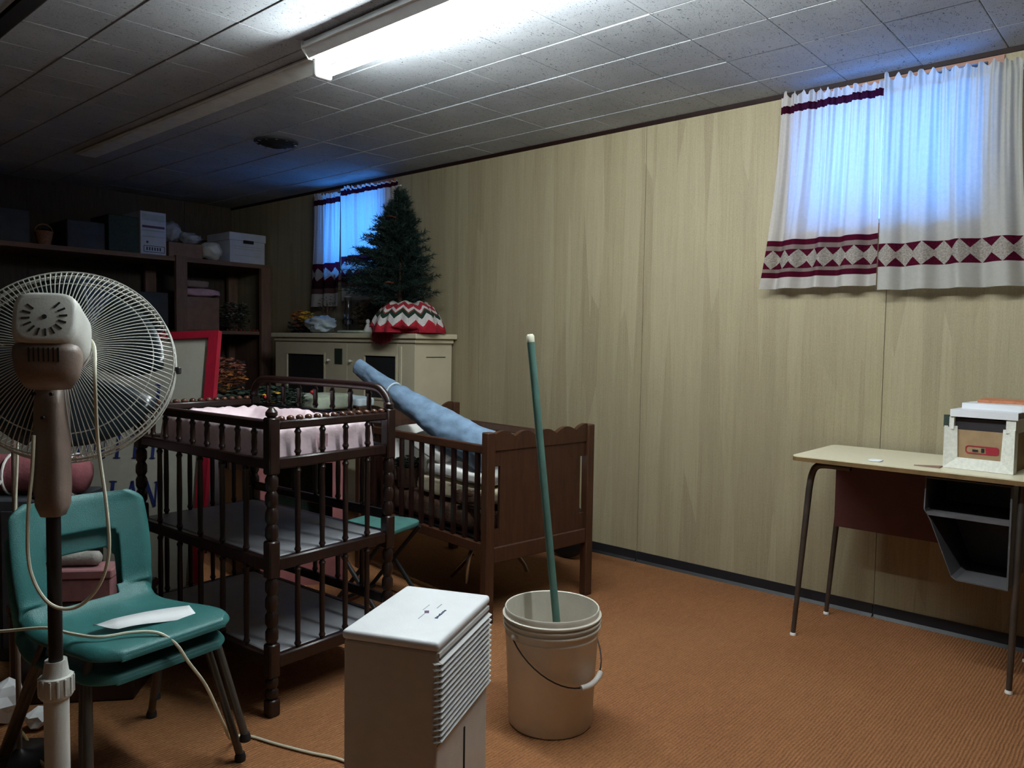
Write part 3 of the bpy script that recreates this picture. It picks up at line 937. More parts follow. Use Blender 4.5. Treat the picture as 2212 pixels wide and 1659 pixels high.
bouquet('silk_foliage', 'dark silk foliage with pale tips on middle shelf', (3.37, 6.2, 1.264), [
    ('leaves', (0, 0, 0.13), (0.15, 0.1, 0.12), 260, 0.022, M_LEAFDARK), ('pale_tips', (0, -0.05, 0.17), (0.15, 0.08, 0.09), 60, 0.014, M_BAG)], 'foliage')
t = thing('berry_garland', 'small string of red berries lying on middle shelf edge', 'garland', (3.40, 6.07, 1.264))
for k in range(9):
    MB().blob((-0.16 + 0.04 * k, 0.01 * math.sin(k * 2), 0.008), (0.008, 0.008, 0.008), 1, 0).build('berry', M_REDBERRY, t, True)
MB().tube([(-0.17 + 0.04 * k, 0.01 * math.sin(k * 2), 0.004) for k in range(10)], 0.0016, 5).build('string', M_LEAFDARK, t)

# ------------------------------------------------------------------ cream cabinet along the right wall
CX0, CX1, CY0, CY1, CZ = 3.272, 3.600, 3.745, 5.385, 1.215
t = thing('cream_cabinet', 'cream painted cabinet with two dark glazed doors under far window', 'cabinet', ((CX0 + CX1) / 2, (CY0 + CY1) / 2, 0))
mb = MB()
mb.bx(CX0 + 0.022, CX1, CY0, CY0 + 0.02, 0, CZ).bx(CX0 + 0.022, CX1, CY1 - 0.02, CY1, 0, CZ).bx(CX1 - 0.012, CX1, CY0 + 0.02, CY1 - 0.02, 0.0, CZ)
mb.bx(CX0 + 0.022, CX1 - 0.012, CY0 + 0.02, CY1 - 0.02, 0.05, 0.07).bx(CX0 + 0.03, CX1 - 0.012, CY0 + 0.02, CY1 - 0.02, 0.60, 0.62)
mb.build('carcass', M_CABINET, t, world=True)
MB().bx(CX0 - 0.028, CX1 + 0.01, CY0 - 0.045, CY1 + 0.02, CZ, CZ + 0.034, 0.004).build('top', M_CABTOP, t, world=True)
MB().bx(CX0 - 0.012, CX1, CY0 - 0.022, CY1, CZ - 0.028, CZ - 0.001, 0.004).build('cornice', M_CABINET, t, world=True)
# end panel moulding
MB().bx(CX0 + 0.10, CX0 + 0.27, CY0 - 0.003, CY0 - 0.0002, 1.094, 1.099).build('end_moulding', M_DARKBOX, t, world=True)
MB().bx(CX0, CX0 + 0.022, CY0 - 0.001, CY0 + 0.16, 0, CZ - 0.028).build('corner_stile', M_CABINET, t, world=True)
MB().bx(CX0 - 0.006, CX0, CY0 + 0.125, CY0 + 0.145, 0.35, CZ - 0.05).build('stile_bead', M_CABTOP, t, world=True)
# doors: frame around a dark pane
for (y0, y1, wy0, wy1, wz0, wz1) in ((CY0 + 0.165, 4.455, 3.93, 4.26, 0.815, 1.098), (4.462, CY1 - 0.005, 4.735, 5.215, 0.80, 1.092)):
    if wy0 < y0 + 0.02:
        wy0 = y0 + 0.045
    d = MB().bx(CX0, CX0 + 0.02, y0, y1, 0.06, wz0).bx(CX0, CX0 + 0.02, y0, y1, wz1, CZ - 0.03)
    d.bx(CX0, CX0 + 0.02, y0, wy0, wz0, wz1).bx(CX0, CX0 + 0.02, wy1, y1, wz0, wz1)
    door = d.build('door', M_CABINET, t, world=True)
    o = MB().bx(CX0 + 0.008, CX0 + 0.012, wy0, wy1, wz0, wz1).build('pane', M_CABDARK, None)
    o.parent = door
    o.location = -Vector(t.location)
    mb = MB()
    for a, b, c, e in ((wy0 - 0.014, wy1 + 0.014, wz1, wz1 + 0.014), (wy0 - 0.014, wy1 + 0.014, wz0 - 0.014, wz0), (wy0 - 0.014, wy0, wz0, wz1), (wy1, wy1 + 0.014, wz0, wz1)):
        mb.bx(CX0 - 0.005, CX0, a, b, c, e)
    o = mb.build('pane_moulding', M_CABINET, None)
    o.parent = door
    o.location = -Vector(t.location)
    yk = y1 - 0.055 if y0 < 4.2 else y0 + 0.19
    o = MB().lathe([(0.004, 0), (0.004, 0.012), (0.010, 0.016), (0.011, 0.024), (0.006, 0.03)], (CX0, 4.40 if y0 < 4.2 else 4.66, 1.055), 12, (-1, 0, 0)).build('knob', M_WHITEBIT, None, True)
    o.parent = door
    o.location = -Vector(t.location)
MB().bx(CX0 - 0.006, CX0 - 0.0005, 4.51, 4.60, 1.03, 1.14, 0.002).build('latch_plate', M_LATCH, t, world=True)

ZC = CZ + 0.034
# tree on the cabinet
t = thing('artificial_tree', 'dark green artificial tabletop fir tree on cream cabinet', 'tree', (3.335, 3.965, ZC + 0.002))
MB().tube([(0, 0, 0.0), (0.0, 0, 0.3), (0.0, 0.0, 0.84)], [0.016, 0.012, 0.004], 8).build('trunk', M_TRUNK, t, True)
rnd = random.Random(4)


def fir(mb, z0, z1, rb, n, length, needles, seed, stemmb=None, lop=None):
    rnd = random.Random(seed)
    for k in range(n):
        f = (k + rnd.random()) / n
        f = f ** 0.8
        z = z0 + (z1 - z0) * f
        rad = rb * min(1.0, 0.66 + f * 2.4) * (1 - f) ** 0.8 + 0.02
        a = rnd.uniform(0, 2 * PI)
        r1 = rad * rnd.uniform(0.72, 1.06)
        if lop:
            r1 *= lop(a, f)
        p0 = Vector((0.15 * r1 * math.cos(a), 0.15 * r1 * math.sin(a), z))
        up = rnd.uniform(-0.02, 0.10)
        p1 = Vector((r1 * math.cos(a), r1 * math.sin(a), z + up))
        dirv = (p1 - p0)
        if stemmb is not None:
            stemmb.tube([p0, p1], [0.003, 0.0012], 4)
        side = dirv.normalized().cross(Vector((0, 0, 1))).normalized()
        upv = side.cross(dirv.normalized())
        for j in range(needles):
            s_ = rnd.uniform(0.12, 1.0)
            b = p0 + dirv * s_
            th = rnd.uniform(0, 2 * PI)
            o = side * math.cos(th) + upv * math.sin(th)
            tip = b + (dirv.normalized() * rnd.uniform(0.5, 1.0) + o * rnd.uniform(0.5, 1.1)).normalized() * length * rnd.uniform(0.7, 1.3)
            wv = (tip - b).cross(Vector((rnd.random() - .5, rnd.random() - .5, rnd.random() - .5))).normalized() * 0.0024
            mb.raw([b - wv, b + wv, tip], [(0, 1, 2)])


mbn, mbs = MB(), MB()
fir(mbn, 0.185, 0.86, 0.42, 640, 0.034, 64, 2, mbs, lambda a, f: (1.0 + 0.24 * math.sin(a) * (1 - f)) * (0.55 if math.cos(a) > 0.45 else 1.0))
mbn.build('needles', M_NEEDLE, t, kind='stuff')
mbs.build('branches', M_NEEDLE, t, kind='stuff')
for p in ((-0.19, -0.05, 0.47), (-0.17, 0.10, 0.62), (-0.22, -0.16, 0.31), (-0.12, -0.06, 0.74)):
    leaf_cloud(MB(), p, (0.03, 0.03, 0.012), 10, 0.018, 5).build('rusty_bit', M_BRONZEBIT, t, kind='stuff')

# zigzag crocheted blanket heaped round the tree foot
t = thing('crochet_blanket', 'red white and green zigzag crocheted blanket around the tree foot', 'blanket', (3.345, 3.90, ZC + 0.001))
bmn = bmesh.new()
uvl = bmn.loops.layers.uv.new('UVMap')
nu, nv = 180, 26
rows = []
for j in range(nv + 1):
    v = j / nv
    row = []
    for i in range(nu):
        u = i / nu
        a = 2 * PI * u
        rr = 0.232 - 0.128 * v ** 1.35
        fold = 1 + 0.05 * math.sin(11 * a + 1.3 * math.sin(2 * a)) * (1 - 0.5 * v) + 0.025 * math.sin(23 * a)
        x, y = rr * fold * math.cos(a), rr * fold * math.sin(a) * 1.1
        z = 0.004 + 0.20 * (1 - (1 - v) ** 1.6) + 0.008 * math.sin(7 * a)* (v)
        # tail hanging over the front edge of the counter
        hang = max(0, 1 - abs((a - 3.05 if a < 6 else a) / 0.42)) * max(0, 1 - v * 4.5)
        if hang > 0:
            x -= 0.006 * hang
            z -= 0.0
        row.append(bmn.verts.new((max(x, -0.098 if z < 0.03 and hang <= 0 else -0.30), y, max(z, 0.004))))
    rows.append(row)
for j in range(nv):
    for i in range(nu):
        k = (i + 1) % nu
        f = bmn.faces.new((rows[j][i], rows[j][k], rows[j + 1][k], rows[j + 1][i]))
        f.smooth = True
        for lp, (a, b) in zip(f.loops, ((i, j), (i + 1, j), (i + 1, j + 1), (i, j + 1))):
            lp[uvl].uv = (a / nu, b / nv)
me = bpy.data.meshes.new('crochet')
bmn.to_mesh(me)
bmn.free()
me.materials.append(M_AFGHAN)
o = bpy.data.objects.new('crochet', me)
COL.objects.link(o)
o.parent = t
mb = MB()
rnd = random.Random(8)
for k in range(26):   # red yarn fringe drooping over the counter edge
    y = 0.02 + 0.20 * k / 26
    x = -0.106
    mb.tube(spline([(x + 0.05, y, 0.03), (x - 0.006, y + 0.004, 0.018), (x - 0.013, y + rnd.uniform(-0.01, 0.01), -0.03), (x - 0.012, y + rnd.uniform(-0.015, 0.015), -0.045 - 0.03 * math.sin(PI * k / 26))], 3), 0.005, 5)
mb.build('yarn_fringe', M_RED, t, True)

# things beside the tree
t = tag(MB().blob((3.36, 4.90, ZC + 0.068), (0.09, 0.15, 0.062), 4, 0.35, 2.2, 3).build('batting_heap', M_COTTON, None, 'all'), 'heap of pale blue white batting on the cream cabinet', 'batting')
t = tag(MB().slab((3.36, 4.47, ZC + 0.012), (0.16, 0.30, 0.02), amp=0.004, seed=3).build('folded_towel', M_GREENISHCLOTH, None, 'all'), 'flat pale folded towel on cabinet between batting and blanket', 'towel')
t = thing('hurricane_lamp', 'clear glass hurricane lamp standing on the cream cabinet', 'lamp', (3.50, 4.76, ZC + 0.001))
MB().lathe([(0.05, 0), (0.05, 0.008), (0.014, 0.02), (0.012, 0.05), (0.04, 0.07), (0.045, 0.10), (0.02, 0.12)], n=24).build('font', M_GLASS, t, True)
MB().lathe([(0.030, 0.12), (0.038, 0.15), (0.030, 0.20), (0.028, 0.27), (0.031, 0.272), (0.033, 0.268)], n=24, cap=False).build('chimney', M_GLASS, t, True)
MB().lathe([(0.032, 0.268), (0.034, 0.276), (0.03, 0.276), (0.029, 0.27)], n=24, cap=False).build('rim', M_WHITEBIT, t, True)
bouquet('silk_flowers', 'orange and gold silk flowers at left end of cream cabinet', (3.42, 5.22, ZC + 0.001), [
    ('orange_head', (0.02, 0.09, 0.135), (0.07, 0.075, 0.045), 240, 0.014, M_FLOWORANGE),
    ('gold_leaves', (-0.02, -0.07, 0.115), (0.07, 0.07, 0.05), 80, 0.024, M_FLOWYELLOW),
    ('rust_leaves', (0.0, -0.02, 0.06), (0.11, 0.13, 0.05), 120, 0.022, M_FLOWRUST),
    ('dark_leaves', (0.02, 0.05, 0.05), (0.11, 0.15, 0.055), 180, 0.024, M_LEAFDARK)])
bouquet('dried_sprays', 'sparse dried sprays standing behind the orange silk flowers', (3.52, 5.06, ZC + 0.001), [
    ('seed_heads', (0, 0, 0.23), (0.05, 0.10, 0.09), 70, 0.012, M_DRIED)])
bouquet('dried_arrangement', 'brown dried flower arrangement between glass lamp and tree', (3.50, 4.48, ZC + 0.001), [
    ('dried_heads', (0, 0.06, 0.14), (0.08, 0.14, 0.11), 380, 0.020, M_DRIED),
    ('dark_heads', (-0.03, -0.11, 0.15), (0.07, 0.09, 0.08), 220, 0.022, M_LEAFDARK)])
t = thing('bell_figurine', 'small white figurine on cabinet left of the zigzag blanket', 'figurine', (3.33, 4.30, ZC + 0.001))
MB().lathe([(0.032, 0), (0.030, 0.02), (0.016, 0.055), (0.010, 0.065), (0.014, 0.075), (0.014, 0.088), (0.006, 0.098)], n=16).build('figure', M_WHITEBIT, t, True)
MB().lathe([(0.034, 0.0), (0.036, 0.006), (0.032, 0.01)], n=16, cap=False).build('skirt_rim', M_GREENISHCLOTH, t, True)

# ------------------------------------------------------------------ work table between crib and cabinet with decorations
t = thing('work_table', 'low dark table behind the crib carrying silk greenery', 'table', (2.42, 3.86, 0))
TX0, TX1, TY0, TY1, TZ = 1.98, 2.92, 3.55, 4.15, 0.80
MB().bx(TX0, TX1, TY0, TY1, TZ - 0.028, TZ, 0.004).build('tabletop', M_SHELFWOODX, t, world=True)
for x in (TX0 + 0.05, TX1 - 0.05):
    for y in (TY0 + 0.05, TY1 - 0.05):
        MB().bx(x - 0.02, x + 0.02, y - 0.02, y + 0.02, 0, TZ - 0.028).build('leg', M_DARKWOOD, t, world=True)
MB().bx(TX0 + 0.05, TX1 - 0.05, TY0 + 0.04, TY0 + 0.06, TZ - 0.11, TZ - 0.028).build('apron', M_SHELFWOODX, t, world=True)
bouquet('silk_mums', 'rust and orange silk mums rising behind the sign', (2.06, 3.80, TZ + 0.001), [
    ('rust_heads', (-0.02, 0.03, 0.22), (0.10, 0.14, 0.085), 330, 0.018, M_FLOWRUST), ('gold_heads', (-0.03, 0.0, 0.17), (0.10, 0.12, 0.07), 160, 0.018, M_FLOWORANGE),
    ('dark_leaves', (-0.02, 0.0, 0.07), (0.12, 0.14, 0.07), 220, 0.026, M_LEAFDARK)])
t = thing('evergreen_garland', 'thick dark evergreen garland heaped on the low table', 'garland', (2.22, 3.68, TZ + 0.001))
mbn = MB()
leaf_cloud(mbn, (0, 0, 0.075), (0.19, 0.14, 0.075), 2400, 0.016, 31)
mbn.build('needles', M_LEAFDARK, t, kind='stuff')
leaf_cloud(MB(), (-0.02, -0.08, 0.09), (0.17, 0.05, 0.05), 26, 0.012, 32).build('pale_tips', M_FLOWYELLOW, t, kind='stuff')
for k, p in enumerate(((0.17, -0.11, 0.115), (0.19, -0.10, 0.105), (-0.10, -0.10, 0.10))):
    MB().blob(p, (0.011, 0.011, 0.011), 2, 0).build('red_bauble', M_REDBERRY, t, True)
MB().blob((0.18, -0.13, 0.072), (0.009, 0.009, 0.011), 2, 0).build('white_bauble', M_WHITEBIT, t, True)
tag(MB().slab((2.56, 3.72, TZ + 0.052), (0.28, 0.24, 0.076), amp=0.02, fr=8, seed=5).build('crumpled_cloth', M_GREENISHCLOTH, None, 'all'), 'pale green crumpled cloth on the low table beside garland', 'cloth')
tag(MB().slab((2.80, 3.72, TZ + 0.038), (0.13, 0.2, 0.054), amp=0.015, fr=8, seed=6).build('crumpled_cloth', M_COTTON, None, 'all'), 'small bluish crumpled cloth at right end of low table', 'cloth')
t = thing('paper_bag', 'mauve grey paper bag leaning behind the red framed sign', 'bag', (2.38, 4.95, 0))
MB().prism([(-0.16, 0.0), (0.16, 0.0), (0.13, 1.05), (0.02, 1.19), (-0.15, 1.19)], 1, -0.08, 0.08).build('bag_body', M_BAGPAPER, t)
MB().bx(-0.12, 0.05, -0.083, -0.0805, 1.02, 1.15).build('bag_crease', M_BAGPAPER, t)

# pink play cabinet seen through the changing table
t = thing('play_cabinet', 'dusty pink wooden play cabinet seen through the changing table spindles', 'cabinet', (2.10, 3.23, 0), math.radians(-34))
hw = 0.20
mb = MB()
out = []
mb.bx(-hw, hw, -0.012, 0.012, 0.60, 0.66).bx(-hw, -hw + 0.085, -0.012, 0.012, 0, 0.60).bx(hw - 0.05, hw, -0.012, 0.012, 0, 0.60).bx(-hw + 0.085, hw - 0.05, -0.012, 0.012, 0, 0.30)
cor = [(-hw + 0.085, 0.60), (-hw + 0.085, 0.55)] + [(-hw + 0.085 + 0.05 * (1 - math.cos(PI / 2 * k / 6)), 0.55 + 0.05 * math.sin(PI / 2 * k / 6)) for k in range(1, 7)]
mb.prism(cor, 1, -0.012, 0.012)
mb.build('front_panel', M_PINKWOOD, t)
MB().bx(-hw, -hw + 0.016, 0.012, 0.26, 0, 0.66).build('side_panel', M_PINKWOOD, t)
MB().bx(hw - 0.016, hw, 0.012, 0.26, 0, 0.66).build('side_panel', M_PINKWOOD, t)
MB().bx(-hw, hw, -0.012, 0.26, 0.66, 0.68).build('top', M_PINKWOOD, t)
MB().bx(-hw + 0.016, hw - 0.016, 0.245, 0.26, 0, 0.66).build('back_panel', M_LEAFDARK, t)

# ------------------------------------------------------------------ framed sign board
tr = Vector((1.81, 3.46, 1.235))
br = Vector((1.61, 3.29, 0.002))
hd = Vector((-0.479, 0.878, 0)).normalized()
vd = (tr - br).normalized()
hd = (hd - vd * hd.dot(vd)).normalized()
nd = hd.cross(vd).normalized()
if nd.dot(Vector((0, 0, CAMH)) - tr) < 0:
    nd = -nd
Hs = (tr - br).length
Ws = 1.36
t = thing('sign_board', 'pale sign board with red frame and navy letters leaning behind the fan', 'sign', br + hd * Ws / 2)


def sp(u, v, n):      # u from right edge towards left, v up, n out of the face
    return br + hd * u + vd * v + nd * n


def sbox(mb, u0, u1, v0, v1, n0, n1):
    vs = [sp(u, v, n) for n in (n0, n1) for v in (v0, v1) for u in (u0, u1)]
    mb.raw(vs, [(0, 1, 3, 2), (4, 5, 7, 6), (0, 1, 5, 4), (2, 3, 7, 6), (0, 2, 6, 4), (1, 3, 7, 5)])
    return mb


sbox(MB(), 0.02, Ws - 0.02, 0.02, Hs - 0.01, -0.012, 0.0).build('board', M_SIGN, t, world=True)
for u0, u1, v0, v1 in ((0, 0.05, 0, Hs), (Ws - 0.05, Ws, 0, Hs), (0.05, Ws - 0.05, Hs - 0.035, Hs), (0.05, Ws - 0.05, 0, 0.04)):
    sbox(MB(), u0, u1, v0, v1, -0.016, 0.014).build('frame_rail', M_REDFRAME, t, world=True)
GL = {  # serif capitals as strokes in a 0..1 box: (x0,y0,x1,y1,width)
    'U': [(.18, 1, .18, .25, .2), (.82, 1, .82, .25, .12), (.18, .25, .35, .04, .17), (.35, .04, .65, .04, .12), (.65, .04, .82, .25, .12), (.02, .97, .36, .97, .06), (.66, .97, .98, .97, .06)],
    'N': [(.15, 0, .15, 1, .11), (.85, 0, .85, 1, .11), (.15, 1, .85, 0, .2), (0, .03, .32, .03, .06), (0, .97, .25, .97, .06), (.7, .97, 1, .97, .06)],
    'I': [(.5, 0, .5, 1, .22), (.25, .03, .75, .03, .06), (.25, .97, .75, .97, .06)],
    'T': [(.5, 0, .5, 1, .2), (.08, .96, .92, .96, .09), (.3, .03, .7, .03, .06), (.08, .84, .08, .96, .07), (.92, .84, .92, .96, .07)],
    'Y': [(.5, 0, .5, .5, .2), (.1, 1, .5, .48, .19), (.9, 1, .5, .48, .11), (.32, .03, .68, .03, .06), (0, .97, .28, .97, .06), (.74, .97, 1, .97, .06)],
    'A': [(.12, 0, .5, 1, .11), (.5, 1, .88, 0, .2), (.28, .34, .72, .34, .07), (0, .03, .28, .03, .06), (.7, .03, 1, .03, .06)],
}


def letters(word, u_right, v_base, h, wl, gap):
    u = u_right
    for ch in reversed(word):
        mb = MB()
        wch = wl
        for x0, y0, x1, y1, wd in GL[ch]:
            a = Vector((u + wch * (1 - x0), v_base + h * y0))
            b = Vector((u + wch * (1 - x1), v_base + h * y1))
            d = (b - a)
            if d.length < 1e-6:
                continue
            pn = Vector((-d.y, d.x)).normalized() * wd * wl * 0.5
            q = [a - pn, a + pn, b + pn, b - pn]
            vs = [sp(p.x, p.y, 0.0004) for p in q] + [sp(p.x, p.y, 0.0022) for p in q]
            mb.raw(vs, [(4, 5, 6, 7), (0, 1, 5, 4), (1, 2, 6, 5), (2, 3, 7, 6), (3, 0, 4, 7)])
        mb.build('letter', M_NAVY, t, world=True)
        u += wch + gap


SIGN_ROWS = (('I', 0.265, 0.895, 0.115, 0.075, 0.02), ('UNITY', 0.265, 0.655, 0.115, 0.075, 0.022), ('IAN', 0.255, 0.435, 0.115, 0.080, 0.024))
for a in SIGN_ROWS:
    letters(*a)

# ================================================================== CHANGING TABLE
t = thing('changing_table', 'dark spindle-legged wooden changing table with two grey shelves', 'changing table', (1.295, 2.154, 0), math.radians(3))
TWd, TLn = 0.488, 0.852
rz = 0.930
BULB = lambda z0, z1, r: [(r * 0.62, z0), (r * 0.62, z0 + 0.004), (r, z0 + 0.012), (r * 0.7, z0 + 0.022), (r * 0.82, (z0 + z1) / 2), (r * 0.7, z1 - 0.022), (r, z1 - 0.012), (r * 0.62, z1 - 0.004), (r * 0.62, z1)]


def turned_post(x, y, top, name='post'):
    mb = MB()
    s_ = 0.040
    for z0, z1 in ((0.0, 0.055), (0.125, 0.235), (0.445, 0.565), (0.775, 0.955)):
        mb.box((x, y, (z0 + z1) / 2), (s_, s_, z1 - z0), None, 0.005)
    for z0, z1 in ((0.055, 0.125), (0.235, 0.445), (0.565, 0.775)):
        n = max(2, int((z1 - z0) / 0.05))
        pr = []
        for k in range(n):
            a, b = z0 + (z1 - z0) * k / n, z0 + (z1 - z0) * (k + 1) / n
            pr += [(0.014, a), (0.0205, a + (b - a) * 0.25), (0.0205, a + (b - a) * 0.75), (0.014, b)]
        mb.lathe(pr, (x, y, 0), 12)
    mb.lathe([(0.012, 0.955), (0.019, 0.962), (0.019, 0.972), (0.008, 0.985)], (x, y, 0), 12)
    return mb.build(name, M_DARKWOOD, t, True)


for x, y in ((0, 0), (0, TLn), (TWd, 0), (TWd, TLn)):
    turned_post(x, y, 0.98)


def rail(x0, y0, x1, y1, z, h, wd, beads=False, name='rail'):
    d = Vector((x1 - x0, y1 - y0, 0))
    L = d.length
    a = math.atan2(d.y, d.x)
    e = d.normalized() * 0.018
    mb = MB().box(((x0 + x1) / 2, (y0 + y1) / 2, z), (L - 0.036, wd, h), a, 0.005)
    o = mb.build(name, M_DARKWOOD, t, True)
    if beads:
        n = int(L / 0.034)
        for k in range(1, n):
            p = Vector((x0, y0, 0)).lerp(Vector((x1, y1, 0)), k / n)
            b = MB().blob((p.x, p.y, z + h / 2 + 0.004), (0.013, 0.013, 0.010), 2, 0, rot=a).build('bead', M_BEAD, None, True)
            b.parent = o
    return o


def spindle(x, y, z0, z1):
    MB().lathe(BULB(z0, z1, 0.0118), (x, y, 0), 10, cap=True).build('spindle', M_DARKWOOD, t, True)


SH1, SH2 = 0.492, 0.178
# tray rails
rail(0, 0, 0, TLn, rz, 0.030, 0.030)
rail(0, 0, TWd, 0, rz, 0.028, 0.032, True)
rail(0, TLn, TWd, TLn, rz, 0.028, 0.032, True)
rail(TWd, 0, TWd, TLn, rz - 0.02, 0.028, 0.030)
for a in ((0, 0, 0, TLn), (0, 0, TWd, 0), (0, TLn, TWd, TLn), (TWd, 0, TWd, TLn)):
    rail(*a, 0.808, 0.036, 0.026, name='tray_rail')
    rail(*a, SH1 - 0.006, 0.040, 0.026, name='shelf_rail')
    rail(*a, SH2 - 0.006, 0.044, 0.026, name='shelf_rail')
rail(TWd, 0, TWd, TLn, SH1 + 0.075, 0.034, 0.022, name='guard_rail')
rail(TWd, 0, TWd, TLn, SH2 + 0.075, 0.034, 0.022, name='guard_rail')
MB().bx(0.013, TWd - 0.013, 0.013, TLn - 0.013, 0.792, 0.806).build('tray_board', M_DARKWOOD, t)
MB().bx(0.013, TWd - 0.013, 0.013, TLn - 0.013, SH1 - 0.004, SH1 + 0.016, 0.003).build('shelf_board', M_GREYBOARD, t)
MB().bx(0.013, TWd - 0.013, 0.013, TLn - 0.013, SH2 - 0.004, SH2 + 0.016, 0.003).build('shelf_board', M_GREYBOARD, t)
for k in range(8):
    spindle(0, TLn * (k + 1) / 9, 0.826, rz - 0.015)
    spindle(TWd, TLn * (k + 1) / 9, 0.826, rz - 0.034)
for k in range(4):
    x = TWd * (k + 1) / 5
    for y in (0, TLn):
        spindle(x, y, 0.826, rz - 0.014)
        spindle(x, y, SH1 + 0.014, 0.790)
        spindle(x, y, SH2 + 0.016, SH1 - 0.026)
for k in range(5):
    y = TLn * (k + 1) / 6
    for x in (0, TWd):
        spindle(x, y, SH1 + 0.014 if x == 0 else SH1 + 0.092, 0.790)
        spindle(x, y, SH2 + 0.016 if x == 0 else SH2 + 0.092, SH1 - 0.026)
# raised back rail with bent ends
bz = 1.028
mb = MB().tube(spline([(TWd, -0.004, 0.955), (TWd, 0.006, 0.985), (TWd, 0.03, 1.012), (TWd, 0.07, bz), (TWd, 0.2, bz + 0.004), (TWd, TLn - 0.2, bz + 0.004), (TWd, TLn - 0.07, bz), (TWd, TLn - 0.03, 1.012), (TWd, TLn - 0.006, 0.985), (TWd, TLn, 0.955)], 6), 0.0155, 10)
mb.build('back_rail', M_DARKWOOD, t, True)
for k in range(7):
    y = TLn * (k + 1) / 8
    spindle(TWd, y, rz + 0.0, bz - 0.012)
# pad
t = thing('changing_pad', 'pink and white puffy quilted pad on the changing table tray', 'pad', (1.295, 2.154, 0.809), math.radians(3))
mb = MB()
bmn = bmesh.new()
nx, ny = 34, 54
px0, px1, py0, py1 = 0.030, TWd - 0.03, 0.030, TLn - 0.07


def padz(u, v):
    ex = min(u, 1 - u) * (px1 - px0)
    ey = min(v, 1 - v) * (py1 - py0)
    e = min(ex, ey)
    edge = math.exp(-((e - 0.035) / 0.032) ** 2)
    q = abs(math.sin(u * PI * 4)) ** 0.4 * abs(math.sin(v * PI * 6)) ** 0.4
    z = 0.062 + 0.052 * edge + 0.014 * q * (1 - edge)
    z *= min(1, (e / 0.018) ** 0.5) if e < 0.018 else 1
    z += 0.012 * mnoise.noise(Vector((u * 14, v * 22, 0.3))) * (0.3 + edge)
    return max(z, 0.004)


top, bot = [], []
for j in range(ny + 1):
    top.append([bmn.verts.new((px0 + (px1 - px0) * i / nx, py0 + (py1 - py0) * j / ny, padz(i / nx, j / ny))) for i in range(nx + 1)])
    bot.append([bmn.verts.new((px0 + (px1 - px0) * i / nx, py0 + (py1 - py0) * j / ny, 0.001)) for i in range(nx + 1)])
for j in range(ny):
    for i in range(nx):
        bmn.faces.new((top[j][i], top[j][i + 1], top[j + 1][i + 1], top[j + 1][i]))
        bmn.faces.new((bot[j][i], bot[j + 1][i], bot[j + 1][i + 1], bot[j][i + 1]))
for j in range(ny):
    bmn.faces.new((top[j][0], top[j + 1][0], bot[j + 1][0], bot[j][0]))
    bmn.faces.new((top[j][nx], bot[j][nx], bot[j + 1][nx], top[j + 1][nx]))
for i in range(nx):
    bmn.faces.new((top[0][i], bot[0][i], bot[0][i + 1], top[0][i + 1]))
    bmn.faces.new((top[ny][i], top[ny][i + 1], bot[ny][i + 1], bot[ny][i]))
mb.bm.free()
mb.bm = bmn
mb.build('quilted_cover', M_PADPINK, t, 'all')
MB().bx(TWd * 0.42, TWd * 0.48, 0.022, 0.028, 0.03, 0.075).build('care_tag', M_PINKCLOTH, t)

# ================================================================== CRIB
CR = math.radians(-7)
t = thing('baby_crib', 'brown wooden crib with scalloped end boards by the panelled wall', 'crib', (2.357, 2.22, 0), CR)
CW, CLn = 0.615, 1.051


def end_board(y, top, nm):
    for x in (0, CW):
        MB().bx(x - 0.022, x + 0.022, y - 0.022, y + 0.022, 0, top - 0.012, 0.004).build('post', M_CRIBWOOD, t)
    out = [(0.022, top - 0.092)]
    n = 64
    prof = []
    for k in range(n + 1):
        x = 0.022 + (CW - 0.044) * k / n
        u = k / n
        z = top - 0.030 + 0.024 * abs(math.sin(u * PI * 4.5 + 0.25)) - 0.018 * math.sin(u * PI) * 0.6
        prof.append((x, z))
    root = MB().prism([(CW - 0.022, top - 0.092), (0.022, top - 0.092)] + prof, 1, y - 0.012, y + 0.012).build(nm, M_CRIBWOOD, t)
    MB().bx(0.060, CW - 0.060, y - 0.007, y + 0.007, 0.325, top - 0.092).build('centre_panel', M_CRIBWOOD, t)
    for x0, x1 in ((0.022, 0.060), (CW - 0.060, CW - 0.022)):     # slim gaps beside the posts, closed above and below
        MB().bx(x0, x1, y - 0.006, y + 0.006, 0.325, 0.40).build('gap_block', M_CRIBWOOD, t)
        MB().bx(x0, x1, y - 0.006, y + 0.006, top - 0.16, top - 0.092).build('gap_block', M_CRIBWOOD, t)
    MB().bx(0.022, CW - 0.022, y - 0.016, y + 0.016, 0.255, 0.325, 0.004).build('bottom_rail', M_CRIBWOOD, t)


end_board(0.0, 0.832, 'scalloped_rail')
end_board(CLn, 0.865, 'scalloped_rail')
for x in (0, CW):
    MB().bx(x - 0.011, x + 0.011, 0.022, CLn - 0.022, 0.725, 0.762, 0.004).build('side_rail', M_CRIBWOOD, t)
    MB().bx(x - 0.011, x + 0.011, 0.022, CLn - 0.022, 0.295, 0.340, 0.004).build('side_rail', M_CRIBWOOD, t)
    for k in range(12):
        y = CLn * (k + 0.75) / 12.5 + 0.01
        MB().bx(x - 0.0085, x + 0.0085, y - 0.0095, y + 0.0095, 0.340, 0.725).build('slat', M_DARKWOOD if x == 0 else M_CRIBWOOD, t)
MB().bx(0.02, CW - 0.02, 0.03, CLn - 0.03, 0.335, 0.345).build('spring_deck', M_DARKMETAL, t)

t = tag(MB().slab((CW / 2, CLn / 2, 0.405), (CW - 0.06, CLn - 0.09, 0.115), amp=0.006, fr=16, seed=2).build('crib_mattress', M_BROWNFAB, None, 'all'), 'brown covered mattress lying in the wooden crib', 'mattress')


